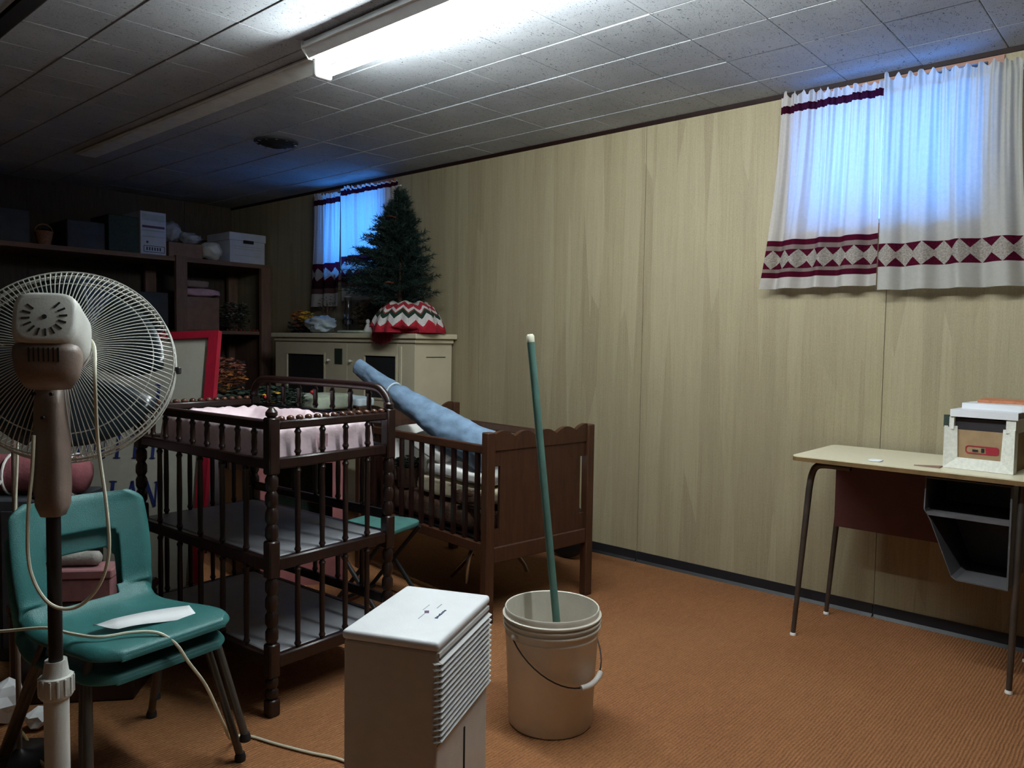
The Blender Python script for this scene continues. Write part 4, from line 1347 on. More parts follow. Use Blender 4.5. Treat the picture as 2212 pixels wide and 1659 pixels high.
def crib_local(x, y, z):
    return Vector((2.357, 2.22, 0)) + Matrix.Rotation(CR, 3, 'Z') @ Vector((x, y, z))


t.location = (2.357, 2.22, 0)
t.rotation_euler = (0, 0, CR)


def in_crib(name, label, cat, c, d, mat, tilt=(0, 0, 0), amp=0.012, fr=6, seed=1, puff=0.5):
    m = Matrix.Rotation(tilt[2], 3, 'Z') @ Matrix.Rotation(tilt[0], 3, 'X') @ Matrix.Rotation(tilt[1], 3, 'Y')
    o = MB().slab(c, d, amp=amp, fr=fr, seed=seed, rot=m, puff=puff).build(name, mat, None, 'all')
    o.location = (2.357, 2.22, 0)
    o.rotation_euler = (0, 0, CR)
    return tag(o, label, cat)


in_crib('folded_quilt', 'cream folded quilt lowest in the crib near the foot end', 'quilt', (0.30, 0.37, 0.511), (0.50, 0.60, 0.080), M_CREAMFAB, (0, 0, 0.03), seed=3, puff=0.7)
in_crib('folded_quilt', 'white folded quilt lying on top of the cream quilt in crib', 'quilt', (0.30, 0.35, 0.592), (0.47, 0.52, 0.066), M_WHITEFAB, (0.03, 0, -0.05), seed=4, puff=0.7)
in_crib('bed_pillow', 'large white pillow leaning at head end of the crib', 'pillow', (0.32, 0.90, 0.62), (0.52, 0.14, 0.29), M_WHITEFAB, (-0.25, 0, 0), amp=0.02, fr=4, seed=6, puff=0.8)
in_crib('bed_pillow', 'white pillow lying on the quilts under the blue roll', 'pillow', (0.26, 0.56, 0.680), (0.42, 0.28, 0.085), M_WHITEFAB, (0.35, 0, 0.1), amp=0.015, fr=5, seed=9, puff=0.8)
in_crib('fleece_throw', 'shaggy brown fleece throw bunched along crib side', 'throw', (0.036, 0.16, 0.505), (0.022, 0.22, 0.06), M_BROWNFAB, (0, 0, 0), amp=0.006, fr=30, seed=12)
# dark basket with greenery
t = thing('greenery_basket', 'dark basket of artificial greenery inside the crib', 'basket', (*crib_local(0.10, 0.755, 0.47)[:2], 0.4665))
MB().lathe([(0.052, 0), (0.062, 0.08), (0.066, 0.10), (0.058, 0.10), (0.05, 0.01)], n=20).build('basket_body', M_BROWNFAB, t, True)
leaf_cloud(MB(), (0, 0, 0.125), (0.065, 0.075, 0.03), 200, 0.018, 40).build('greenery', M_LEAFDARK, t, kind='stuff')

# ------------------------------------------------------------------ rolled blue fabric leaning across the crib
b0 = crib_local(0.15, 0.15, 0.700)
b1 = Vector((2.51, 3.33, 1.066))
t = thing('fabric_roll', 'long blue grey fabric roll leaning over the crib', 'fabric roll', (b0.x, b0.y, b0.z - 0.09))
ax = (b1 - b0)
Lr = ax.length
axn = ax.normalized()
e1 = axn.cross(Vector((0, 0, 1))).normalized()
e2 = e1.cross(axn)
rings = []
N = 90
for k in range(N + 1):
    s_ = k / N
    r = 0.100 - 0.060 * s_ ** 0.8
    tie = math.exp(-((s_ - 0.70) / 0.02) ** 2)
    r *= 1 - 0.22 * tie
    if k == 0:
        r *= 0.86
    if k == N:
        r *= 0.55
    ring = []
    for i in range(40):
        a = 2 * PI * i / 40
        rr = r * (1 + 0.06 * math.sin(3 * a + 9 * s_) + 0.10 * mnoise.noise(Vector((math.cos(a) * 1.7, math.sin(a) * 1.7, s_ * 9))) + 0.07 * mnoise.noise(Vector((math.cos(a) * 4, math.sin(a) * 4, s_ * 26))))
        ring.append(b0 + ax * s_ + (e1 * math.cos(a) * rr * 0.92 + e2 * math.sin(a) * rr) + Vector((0, 0, -0.02 * math.sin(PI * s_))))
    rings.append(ring)
MB().ring_loft(rings).build('roll', M_BLUEFAB, t, 'all', world=True)
tp = b0 + ax * 0.70
MB().tube([tp + (e1 * math.cos(2 * PI * k / 20) * 0.046 + e2 * math.sin(2 * PI * k / 20) * 0.050) + Vector((0, 0, -0.017)) for k in range(20)], 0.006, 6, closed=True).build('tie', M_COTTON, t, True, world=True)
fl_ = [b0 + ax * 0.10 + e1 * 0.03 + Vector((0, 0, -0.10)), b0 + ax * 0.25 + Vector((0, 0, -0.125)), b0 + ax * 0.42 + Vector((0, 0, -0.088))]
mb = MB()
rr = []
for p, wd in zip(spline(fl_, 6), [0.05, 0.05, 0.048, 0.046, 0.044, 0.04, 0.036, 0.032, 0.028, 0.022, 0.016, 0.01, 0.006]):
    rr.append([p + e1 * wd, p + e2 * 0.008, p - e1 * wd, p - e2 * 0.008])
mb.ring_loft(rr)
mb.build('loose_flap', M_COTTON, t, 'all', world=True)

# ------------------------------------------------------------------ things under and behind the crib
t = thing('folding_stool', 'folding stool with teal canvas seat and black legs under the crib', 'stool', (2.17, 2.74, 0), math.radians(15))
MB().slab((0, 0, 0.365), (0.34, 0.30, 0.030), amp=0.004, seed=7).build('canvas_seat', M_TEALCANVAS, t, 'all')
for s_ in (-1, 1):
    MB().tube([(s_ * 0.15, -0.15, 0.0), (s_ * 0.15, 0.15, 0.355)], 0.010, 8).build('leg', M_BLACK, t, True)
    MB().tube([(s_ * 0.13, 0.15, 0.0), (s_ * 0.13, -0.15, 0.355)], 0.010, 8).build('leg', M_BLACK, t, True)
MB().tube([(-0.15, -0.10, 0.04), (0.15, -0.10, 0.04)], 0.008, 8).build('stretcher', M_BLACK, t, True)
MB().tube([(-0.13, 0.10, 0.04), (0.13, 0.10, 0.04)], 0.008, 8).build('stretcher', M_BLACK, t, True)
t = thing('chrome_stand', 'bent chrome tube stand lying under the crib beside its far post', 'stand', (2.80, 2.62, 0))
MB().tube(spline([(-0.16, 0.0, 0.02), (-0.14, 0.0, 0.16), (-0.05, 0.0, 0.20), (0.10, -0.02, 0.17), (0.20, -0.05, 0.06), (0.22, -0.06, 0.012)], 6), 0.012, 10).build('bent_tube', M_CHROME, t, True)
MB().tube([(-0.13, 0.0, 0.16), (-0.11, 0.16, 0.012)], 0.011, 10).build('rear_leg', M_CHROME, t, True)
MB().tube([(0.0, -0.005, 0.185), (0.12, -0.03, 0.16)], 0.02, 12).build('sleeve', M_BAG, t, True)
t = thing('round_cushion', 'round black cushion wedged between the crib and wall', 'cushion', (3.40, 2.60, 0.001))
m = Matrix.Rotation(math.radians(90), 3, 'Y')
mb = MB()
mb.lathe([(0.02, -0.03), (0.13, -0.034), (0.152, -0.02), (0.158, 0.0), (0.152, 0.02), (0.13, 0.034), (0.02, 0.03)], (0, 0, 0.160), 32, (1, 0.0, 0.0))
mb.build('cushion_pad', M_BLACK, t, True)
MB().lathe([(0.014, -0.045), (0.016, -0.036), (0.004, -0.03)], (0, 0, 0.160), 16, (1, 0, 0)).build('button', M_BLACK, t, True)

# ================================================================== STUDENT DESK
t = thing('student_desk', 'student desk with cream top and dark tube legs against the wall', 'desk', (3.32, 0.82, 0))
DX0, DX1, DY0, DY1, DZ = 3.070, 3.565, 0.385, 1.212, 0.762


def round_rect(x0, x1, y0, y1, r, n=6):
    o = []
    for cx, cy, a0 in ((x1 - r, y1 - r, 0), (x0 + r, y1 - r, 90), (x0 + r, y0 + r, 180), (x1 - r, y0 + r, 270)):
        for k in range(n + 1):
            a = math.radians(a0 + 90 * k / n)
            o.append((cx + r * math.cos(a), cy + r * math.sin(a)))
    return o


MB().prism(round_rect(DX0, DX1, DY0, DY1, 0.03), 2, DZ - 0.020, DZ - 0.004).build('top_core', M_DESKEDGE, t, world=True)
MB().prism(round_rect(DX0 + 0.001, DX1 - 0.001, DY0 + 0.001, DY1 - 0.001, 0.03), 2, DZ - 0.004, DZ).build('top_laminate', M_DESKTOP, t, world=True)
for x, yf, s_ in ((3.145, 1.205, 1), (3.50, 1.195, 1), (3.135, 0.438, -1), (3.50, 0.438, -1)):
    yi = yf - (0.075 if s_ > 0 else -0.004)
    pts = [(x, yi - s_ * 0.13, DZ - 0.036), (x, yi - s_ * 0.03, DZ - 0.036), (x, yi + s_ * 0.006, DZ - 0.048), (x, yi + s_ * 0.022, DZ - 0.085), (x, yi + s_ * 0.030, DZ - 0.14), (x, yf, 0.012)] if s_ > 0 else [(x, 0.425, DZ - 0.021), (x, 0.426, DZ - 0.06), (x, 0.427, DZ - 0.10), (x, 0.428, DZ - 0.14), (x, 0.429, DZ - 0.18), (x, yf, 0.012)]
    r = [0.0135] * 5 + [0.0095]
    leg = MB().tube(spline(pts[:-1], 5) + [Vector(pts[-1])], [0.0135] * 21 + [0.0095], 12).build('leg', M_GREYTUBE, t, True, world=True)
    g = MB().lathe([(0.009, 0.0), (0.0125, 0.001), (0.0125, 0.008), (0.006, 0.018)], (x, yf, 0), 12).build('glide', M_WHITEBIT, None, True)
    g.parent = leg
    g.location = -Vector(t.location)
MB().bx(3.44, 3.446, 0.735, 1.155, 0.42, DZ - 0.03).build('modesty_panel', M_MAROON, t, world=True)
# open metal book box: sloped-side profile extruded away from the sitter
prof = [(0.452, 0.732), (0.725, 0.732), (0.727, 0.612), (0.705, 0.575), (0.628, 0.378), (0.612, 0.368), (0.452, 0.366)]
th = 0.004


def shell(prof, x0, x1, th):
    mb = MB()
    cx = sum(p[0] for p in prof) / len(prof)
    cz = sum(p[1] for p in prof) / len(prof)
    inn = [(cx + (p[0] - cx) * 0.965, cz + (p[1] - cz) * 0.975) for p in prof]
    n = len(prof)
    A = [(x0, *p) for p in prof]
    B = [(x0, *p) for p in inn]
    C = [(x1, *p) for p in prof]
    D_ = [(x1 - 0.004, *p) for p in inn]
    vs = A + B + C + D_
    fs = []
    for i in range(n):
        j = (i + 1) % n
        fs += [(i, j, n + j, n + i), (i, j, 2 * n + j, 2 * n + i), (n + i, n + j, 3 * n + j, 3 * n + i)]
    fs += [tuple(range(2 * n, 3 * n)), tuple(range(3 * n, 4 * n))]
    return mb.raw(vs, fs)


shell(prof, 3.112, 3.43, th).build('book_box', M_BOOKBOX, t, world=True)
MB().bx(3.114, 3.42, 0.458, 0.716, 0.598, 0.602).bx(3.112, 3.116, 0.458, 0.716, 0.592, 0.606).build('book_box_shelf', M_BOOKBOX, t, world=True)

# box and books on the desk
BXr = math.radians(-4)
t = thing('foam_edged_box', 'white edged cardboard box with red sticker on the desk', 'box', (3.30, 0.568, DZ + 0.001), BXr)
a, b, h = 0.113, 0.115, 0.155     # half length along y, half depth x, height
MB().bx(-b + 0.02, b, -a + 0.012, a - 0.012, 0.0, h - 0.012).build('carton_body', M_CARDBOARD, t)
fx = -b
# bevelled white surround, mitred: left, right and bottom members
for nm, q in (('side_member', [(a, 0), (a, h), (a - 0.040, h), (a - 0.044, 0.04)]), ('side_member', [(-a, 0), (-a, h), (-a + 0.040, h), (-a + 0.044, 0.04)]), ('bottom_member', [(a, 0), (-a, 0), (-a + 0.044, 0.04), (a - 0.044, 0.04)])):
    vs = [(fx, y, z) for y, z in q]
    # inner edges recede
    vs2 = []
    for (y, z) in q:
        inner = abs(y) < a - 0.02 and (z > 0.02)
        vs2.append((fx + (0.014 if inner else 0.0), y, z))
    bk = [(fx + 0.045, y, z) for y, z in q]
    MB().raw(vs2 + bk, [(0, 1, 2, 3), (4, 5, 6, 7), (0, 1, 5, 4), (1, 2, 6, 5), (2, 3, 7, 6), (3, 0, 4, 7)]).build(nm, M_BOXWHITE, t)
st = round_rect(-0.062, 0.045, 0.058, 0.088, 0.010)
mb = MB()
inn = round_rect(-0.058, 0.041, 0.062, 0.084, 0.008)
n = len(st)
vs = [(-b + 0.0185, y, z) for y, z in st] + [(-b + 0.0185, y, z) for y, z in inn]
mb.raw(vs, [(i, (i + 1) % n, n + (i + 1) % n, n + i) for i in range(n)])
mb.raw([(-b + 0.0183, y, z) for y, z in ((-0.06, 0.061), (-0.022, 0.061), (-0.018, 0.086), (-0.06, 0.086))], [(0, 1, 2, 3)])
mb.build('red_sticker', M_RED, t)
MB().bx(-b + 0.0178, -b + 0.019, -0.016, -0.006, 0.066, 0.080).build('sticker_print', M_SLOT, t)
MB().bx(-b + 0.0178, -b + 0.019, 0.004, 0.022, 0.066, 0.074).build('sticker_print', M_SLOT, t)
for y0 in (-a, a - 0.03):
    MB().bx(-b + 0.006, b, y0, y0 + 0.03, h - 0.012, h + 0.034).build('corner_pad', M_BOXWHITE, t)
MB().bx(-b + 0.020, b, -a + 0.032, a - 0.032, h - 0.012, h + 0.030).build('dark_liner', M_BOOKDARK, t)
MB().bx(-b + 0.004, -b + 0.016, a - 0.014, a + 0.004, h - 0.004, h + 0.040).build('corner_clip', M_LEAFDARK, t)


def book(label, c, d, rot, cover, pages=M_BOOKGREY, name='book'):
    o = thing(name, label, 'book', c, rot)
    MB().bx(-d[0] / 2 + 0.003, d[0] / 2 - 0.004, -d[1] / 2 + 0.004, d[1] / 2 - 0.004, 0.003, d[2] - 0.003).build('pages', pages, o)
    MB().bx(-d[0] / 2, d[0] / 2, -d[1] / 2, d[1] / 2, 0, 0.003).build('cover', cover, o)
    MB().bx(-d[0] / 2, d[0] / 2, -d[1] / 2, d[1] / 2, d[2] - 0.003, d[2]).build('cover', cover, o)
    MB().bx(-d[0] / 2, -d[0] / 2 + 0.004, -d[1] / 2, d[1] / 2, 0.003, d[2] - 0.003).build('spine', cover, o)
    return o


zb = DZ + 0.001 + h + 0.036
book('white binder with rounded spine lying on the white edged box', (3.30, 0.556, zb), (0.23, 0.215, 0.026), BXr, M_BOOKWHITE, name='binder')
book('grey paged book above the white binder on the desk', (3.34, 0.535, zb + 0.0265), (0.20, 0.20, 0.022), BXr - 0.05, M_BOOKWHITE)
book('thin orange covered booklet topmost of the desk pile', (3.40, 0.530, zb + 0.049), (0.17, 0.16, 0.010), BXr + 0.1, M_ORANGE)
tag(MB().slab((3.165, 0.915, DZ + 0.003), (0.05, 0.045, 0.004), amp=0.0012, seed=2).build('paper_scrap', M_PAPER, None, 'all'), 'tiny white paper scrap on the desk top', 'paper')
tag(MB().prism([(3.15, 0.775), (3.15, 0.69), (3.205, 0.69)], 2, DZ + 0.0005, DZ + 0.004).build('folded_card', M_CARDDARK, None), 'brown triangular folded card left of the desk box', 'card')

# ================================================================== BUCKET AND POLE
t = thing('plastic_bucket', 'white plastic five gallon bucket with wire handle on carpet', 'bucket', (1.885, 1.490, 0))
prof = [(0.128, 0.0), (0.133, 0.006), (0.146, 0.285), (0.1475, 0.287), (0.1475, 0.291), (0.146, 0.293), (0.1465, 0.312), (0.1545, 0.3135), (0.1545, 0.3175), (0.147, 0.319),
        (0.1475, 0.330), (0.1555, 0.3315), (0.1555, 0.3355), (0.148, 0.337), (0.1485, 0.345), (0.1565, 0.346), (0.1565, 0.350), (0.149, 0.352), (0.150, 0.368), (0.148, 0.371), (0.145, 0.369), (0.142, 0.28), (0.126, 0.012), (0.002, 0.010)]
mb = MB()
mb.lathe([(0.002, 0.0)] + prof, n=56, cap=True)
mb.build('body', M_BUCKET, t, True)
ha = math.radians(-118)      # handle hangs down on the camera side
pv = math.radians(170)
p_l = Vector((0.152 * math.cos(pv), 0.152 * math.sin(pv), 0.300))
p_r = Vector((0.152 * math.cos(pv + PI), 0.152 * math.sin(pv + PI), 0.300))
bail = []
for k in range(25):
    s_ = k / 24
    a = pv + PI * s_
    r = 0.158
    zz = 0.300 - 0.135 * math.sin(PI * s_) ** 0.9
    bail.append(Vector((r * math.cos(a), r * math.sin(a), zz)))
MB().tube(bail, 0.0022, 6).build('wire_handle', M_DARKMETAL, t, True)
gp = bail[11:17]
MB().tube([Vector((p.x * 1.02, p.y * 1.02, p.z)) for p in gp], 0.009, 10).build('handle_grip', M_GRIP, t, True)
for p in (p_l, p_r):
    MB().lathe([(0.012, -0.006), (0.012, 0.004), (0.004, 0.008)], p, 12, (p.x, p.y, 0)).build('handle_lug', M_BUCKET, t, True)
pb, pt = Vector((1.944, 1.478, 0.022)), Vector((1.893, 1.606, 1.222))
t = thing('painted_pole', 'grey green painted pole standing upright in the bucket', 'pole', pb)
MB().tube([pb, pb.lerp(pt, 0.5), pt], 0.0125, 12).build('shaft', M_GREENPOLE, t, True, world=True)
MB().lathe([(0.0128, -0.02), (0.0132, 0.0), (0.009, 0.006)], pt, 12, (pt - pb)).build('worn_tip', M_CORD, t, True, world=True)

# ================================================================== DEHUMIDIFIER
c0 = Vector((1.116, 1.195, 0))            # corner nearest the camera
ey = Vector((0.304, 0.136, 0)).normalized()   # along the louvred face
ang = math.atan2(ey.y, ey.x)
t = thing('dehumidifier', 'white boxy dehumidifier with louvred face in front of the bucket', 'appliance', c0, ang)
DW, DD, DH = 0.333, 0.228, 0.552          # local x along louvres, y backwards to the left
MB().bx(0.0, DW, 0.0, DD, 0.012, DH - 0.022, 0.006, 2).build('body', M_DEHUMBODY, t)
MB().bx(-0.004, DW + 0.004, -0.004, DD + 0.004, DH - 0.022, DH, 0.009, 3).build('top_cover', M_DEHUM, t, True)
MB().bx(0.004, DW - 0.004, -0.004, 0.0, DH - 0.036, DH - 0.026).build('grille_frame', M_LOUVER, t)
MB().bx(0.012, DW - 0.004, -0.002, -0.0002, 0.325, DH - 0.036).build('grille_recess', M_DARKMETAL, t)
for k in range(14):
    z = 0.330 + k * 0.0133
    mb = MB()
    mb.raw([(-0.012, 0.012, z + 0.003), (-0.012, 0.020, z + 0.003), (-0.009, -0.006, z), (-0.002, -0.012, z), (DW - 0.001, -0.012, z), (DW - 0.001, 0.0, z + 0.007), (0.0, 0.0, z + 0.007), (0.0, 0.018, z + 0.0065)],
           [(0, 2, 7, 1), (2, 3, 6, 7), (3, 4, 5, 6)])
    vsn = len(mb.bm.verts)
    o = MB().prism([(-0.011, z - 0.001), (-0.011, z + 0.0008), (-0.001, z + 0.0046), (-0.001, z + 0.0030)], 0, 0.004, DW - 0.002)
    o.raw([(0.004, -0.011, z - 0.001), (0.004, -0.011, z + 0.0008), (-0.007, 0.004, z + 0.001), (-0.007, 0.004, z), (0.0, 0.012, z + 0.002), (0.002, -0.001, z + 0.004)], [(0, 1, 2, 3), (1, 5, 4, 2), (3, 2, 4)])
    mb.bm.free()
    o.build('louver', M_LOUVER, t)
MB().bx(0.165, 0.170, -0.0025, 0.001, 0.06, 0.285).build('bucket_seam', M_SLOT, t)
MB().bx(0.004, DW - 0.004, -0.0015, 0.001, 0.318, 0.321).build('front_seam', M_BOOKGREY, t)
for x, y in ((0.03, 0.03), (DW - 0.03, 0.03), (0.03, DD - 0.03), (DW - 0.03, DD - 0.03)):
    MB().lathe([(0.012, 0.0), (0.014, 0.012)], (x, y, 0), 12).build('foot', M_BLACK, t)
# printed mark and small lettering on the top
zt = DH + 0.0004
for k in range(7):
    MB().box((0.135 + k * 0.0088, 0.060 + (0.0006 if k % 2 else 0), zt), (0.0062, 0.0075 if k in (0, 3) else 0.0055, 0.0006), 0.15).build('printed_word', M_INK, t)
MB().box((0.165, 0.098, zt), (0.016, 0.011, 0.0006), 0.4).build('printed_logo', M_INKPURPLE, t)
for r_, (x, y, n) in enumerate(((0.178, 0.112, 5), (0.20, 0.085, 4), (0.12, 0.098, 6))):
    for k in range(n):
        MB().box((x + k * 0.008, y, zt), (0.006, 0.0025, 0.0005), 0).build('faint_print', M_INKFAINT, t)

# ================================================================== STACKED TEAL CHAIRS
def make_chair(label, loc, rot):
    t = thing('stacking_chair', label, 'chair', loc, rot, 'teal stacking chairs')
    # profile: front lip, seat, curve, back (local: -y is the front, z up)
    prof = spline([(0, -0.229, 0.418), (0, -0.2285, 0.430), (0, -0.218, 0.441), (0, -0.16, 0.447), (0, -0.08, 0.442), (0, 0.03, 0.432), (0, 0.115, 0.428), (0, 0.165, 0.440), (0, 0.196, 0.475),
                   (0, 0.208, 0.54), (0, 0.222, 0.62), (0, 0.238, 0.69), (0, 0.246, 0.722), (0, 0.256, 0.738)], 10)
    prof = [Vector((p.x, p.y, p.z - 0.063)) for p in prof]
    nv = len(prof) - 1
    nu = 60
    bmn = bmesh.new()
    grid = []
    for j, p in enumerate(prof):
        v = j / nv
        # half width: seat wide, waist, back
        if p.z < 0.397:
            hw = 0.195 - 0.012 * max(0, (p.y + 0.1)) / 0.3
            hw -= 0.050 * max(0, (-p.y - 0.145) / 0.084) ** 2.6
        else:
            f = (p.z - 0.397) / 0.279
            hw = 0.187 + 0.008 * math.sin(PI * f) - 0.045 * max(0, (f - 0.86) / 0.14) ** 2
        row = []
        for i in range(nu + 1):
            u = i / nu * 2 - 1
            x = hw * u
            y, z = p.y, p.z
            if p.z < 0.407:      # dished seat with rolled side edges
                z -= 0.012 * (1 - u * u) * max(0, 1 - abs(p.y) / 0.24)
                lip = max(0, 0.384 - p.z) if p.y < -0.155 else 0.0
                z += lip - max(lip, 0.026 * max(0, (abs(u) - 0.84) / 0.16) ** 2)
            else:               # curved back
                y += 0.030 * (1 - u * u) - 0.018
                y += 0.012 * max(0, (abs(u) - 0.86) / 0.14) ** 2
            row.append(bmn.verts.new((x, y, z)))
        grid.append(row)
    for j in range(nv):
        for i in range(nu):
            cz = (prof[j].z + prof[j + 1].z) / 2 + 0.063
            u = abs((i + 0.5) / nu * 2 - 1)
            if prof[j].y > 0.15 and 0.452 < cz < 0.632:
                lim = 0.54 if cz < 0.592 else 0.54 - 0.10 * ((cz - 0.592) / 0.04) ** 2.5
                if cz < 0.47:
                    lim = 0.44
                if u < lim:
                    continue
            f = bmn.faces.new((grid[j][i], grid[j][i + 1], grid[j + 1][i + 1], grid[j + 1][i]))
            f.smooth = True
    bmesh.ops.delete(bmn, geom=[v for v in bmn.verts if not v.link_faces], context='VERTS')
    bmesh.ops.recalc_face_normals(bmn, faces=bmn.faces[:])
    me = bpy.data.meshes.new('seat_shell')
    bmn.to_mesh(me)
    bmn.free()
    me.materials.append(M_TEAL)
    o = bpy.data.objects.new('seat_shell', me)
    COL.objects.link(o)
    o.parent = t
    sm = o.modifiers.new('thickness', 'SOLIDIFY')
    sm.thickness = 0.007
    sm.offset = 0
    sb = o.modifiers.new('smooth', 'SUBSURF')
    sb.levels = 1
    sb.render_levels = 1
    for sx in (-1, 1):
        for (yt, yf) in ((-0.13, -0.215), (0.10, 0.225)):
            leg = MB().tube(spline([(sx * 0.10, yt * 0.9, 0.352), (sx * 0.155, yt, 0.345), (sx * 0.175, yt * 1.04, 0.305), (sx * 0.218, yf, 0.014)], 5), 0.0110, 10).build('leg', M_GREYTUBE, t, True)
            g = MB().lathe([(0.011, 0.0), (0.0155, 0.002), (0.0155, 0.012), (0.012, 0.024)], (sx * 0.218, yf, 0), 12).build('glide', M_BLACK, None, True)
            g.parent = leg
    MB().tube([(-0.165, -0.12, 0.341), (0.165, -0.12, 0.341)], 0.009, 8).build('seat_brace', M_GREYTUBE, t, True)
    return t


CHR = math.radians(8)
make_chair('lower of the two stacked teal plastic chairs behind the fan', (0.845, 2.165, 0.0), CHR)
make_chair('upper of the two stacked teal plastic chairs with paper on its seat', (0.848, 2.143, 0.064), CHR)


def chair_pt(x, y, z):
    return Vector((0.848, 2.143, 0.064)) + Matrix.Rotation(CHR, 3, 'Z') @ Vector((x, y, z))


# paper strip with a curled end lying on the seat
t = thing('paper_strip', 'long white paper strip with curled end on teal seat', 'paper', chair_pt(0.02, -0.03, 0.390))
mb = MB()
n = 24
L_, Wp = 0.245, 0.098
dirp = (Vector((0.976, 2.045, 0)) - Vector((0.745, 2.098, 0))).normalized()
per = Vector((-dirp.y, dirp.x, 0))
va, vb = [], []
for k in range(n + 1):
    s_ = k / n
    base_ = Vector((0.745, 2.092, 0)) + dirp * (L_ * s_)
    z = 0.444 + 0.006 * math.sin(s_ * 3) + 0.004 * s_
    lift = 0.022 * max(0, (0.22 - s_) / 0.22) ** 1.5
    w0 = Wp * (0.35 + 0.65 * min(1, s_ / 0.2))
    va.append(base_ + per * (w0 * 0.5) + Vector((0, 0, z + lift * 0.3)))
    vb.append(base_ - per * (w0 * 0.5) + Vector((0, 0, z + lift + 0.004 * math.sin(s_ * 6))))
vs = va + vb
mb.raw(vs, [(i, i + 1, n + 2 + i, n + 1 + i) for i in range(n)])
o = mb.build('sheet', M_PAPER, t, 'all', world=True)
sm = o.modifiers.new('t', 'SOLIDIFY')
sm.thickness = 0.0008

# white extension cord across the seat and down to the floor
t = thing('power_cord', 'cream power cord looping over the teal seat down to the carpet', 'cord', (1.161, 2.107, 0.0))
pts = [(0.50, 2.45, 0.40), (0.60, 2.27, 0.435), (0.655, 2.15, 0.459), (0.683, 2.073, 0.458), (0.722, 1.992, 0.459), (0.784, 1.966, 0.460), (0.825, 1.940, 0.458), (0.852, 1.922, 0.446), (0.880, 1.912, 0.415), (0.910, 1.915, 0.362),
       (0.966, 1.930, 0.273), (1.035, 1.975, 0.134), (1.105, 2.06, 0.03), (1.165, 2.09, 0.008), (1.205, 1.974, 0.006), (1.244, 1.865, 0.006), (1.282, 1.771, 0.006), (1.30, 1.64, 0.006), (1.30, 1.545, 0.05)]
MB().tube(spline(pts, 6), 0.0042, 8).build('cable', M_CORD, t, True, world=True)

# ================================================================== PEDESTAL FAN
Cg = Vector((0.614, 1.838, 1.140))
A = Vector((0.436, 0.829, -0.351)).normalized()      # fan blows along A, away from the camera
Cm = Cg - A * 0.258
e1 = A.cross(Vector((0, 0, 1))).normalized()          # to the right
e2 = e1.cross(A).normalized()                         # up
t = thing('pedestal_fan', 'cream pedestal fan seen from behind at left', 'fan', (0.546, 1.738, 0))


def fp(u, v, s_):
    return Cm + e1 * u + e2 * v + A * s_


def sq_ring(cu, cv, hu, hv, s_, n=36, pw=4.0):
    ring = []
    for k in range(n):
        a = 2 * PI * k / n
        c_, sn = math.cos(a), math.sin(a)
        d = (abs(c_) ** pw + abs(sn) ** pw) ** (-1 / pw)
        ring.append(fp(cu + hu * d * c_, cv + hv * d * sn, s_))
    return ring


rings = [sq_ring(0, 0.004, 0.044, 0.042, -0.006), sq_ring(0, 0.003, 0.052, 0.050, -0.003), sq_ring(0, 0.003, 0.054, 0.052, 0.004), sq_ring(0.002, 0.000, 0.058, 0.054, 0.016, pw=3.4), sq_ring(0.002, -0.004, 0.061, 0.058, 0.05, pw=3.2),
         sq_ring(0.003, -0.008, 0.063, 0.066, 0.09, pw=3), sq_ring(0, -0.008, 0.060, 0.064, 0.125, pw=2.6), sq_ring(0, -0.004, 0.050, 0.054, 0.155, pw=2.2), sq_ring(0, 0.0, 0.030, 0.032, 0.172, pw=2)]
MB().ring_loft(rings).build('motor_housing', M_FANPLASTIC, t, 'all', world=True)
# rear vents and screw
for k in range(16):
    a = 2 * PI * k / 16 + 0.1
    if 0.9 < a < 2.4:
        continue
    m0, m1 = 0.024, 0.038
    d = Vector((math.cos(a), math.sin(a)))
    pn = Vector((-d.y, d.x)) * 0.0016
    q = [d * m0 - pn, d * m0 + pn, d * m1 + pn, d * m1 - pn]
    vs = [fp(p.x, p.y + 0.003, -0.0075) for p in q] + [fp(p.x, p.y + 0.003, -0.002) for p in q]
    MB().raw(vs, [(0, 1, 2, 3), (0, 1, 5, 4), (1, 2, 6, 5), (2, 3, 7, 6), (3, 0, 4, 7)]).build('vent_slot', M_SLOT, t, world=True)
MB().lathe([(0.004, -0.0085), (0.0045, -0.006), (0.0045, 0.0)], fp(0, 0.003, 0), 12, A).build('rear_screw', M_SLOT, t, True, world=True)
# taupe gearbox chin under the motor
ch = []
for v, hu, s0, s1 in ((-0.046, 0.0565, 0.000, 0.09), (-0.062, 0.0575, 0.004, 0.095), (-0.090, 0.053, 0.016, 0.095), (-0.112, 0.040, 0.030, 0.09)):
    rc = []
    for k in range(24):
        a = 2 * PI * k / 24
        c_, sn = math.cos(a), math.sin(a)
        d = (abs(c_) ** 3.5 + abs(sn) ** 3.5) ** (-1 / 3.5)
        rc.append(fp(hu * d * c_, v, (s0 + s1) / 2 + (s1 - s0) / 2 * d * sn))
    ch.append(rc)
MB().ring_loft(ch).build('gearbox', M_FANTAUPE, t, 'all', world=True)
for k in range(7):
    u = -0.024 + k * 0.008
    q = [(u - 0.0013, -0.056), (u + 0.0013, -0.056), (u + 0.0013, -0.080), (u - 0.0013, -0.080)]
    vs = [fp(a, b, 0.0005 if b > -0.07 else 0.0105) for a, b in q] + [fp(a, b, 0.03) for a, b in q]
    MB().raw(vs, [(0, 1, 2, 3), (0, 1, 5, 4), (1, 2, 6, 5), (2, 3, 7, 6), (3, 0, 4, 7)]).build('vent_slot', M_SLOT, t, world=True)

# cage: rear dome of wires, rim, front dome
RG = 0.207
FR = 0.222


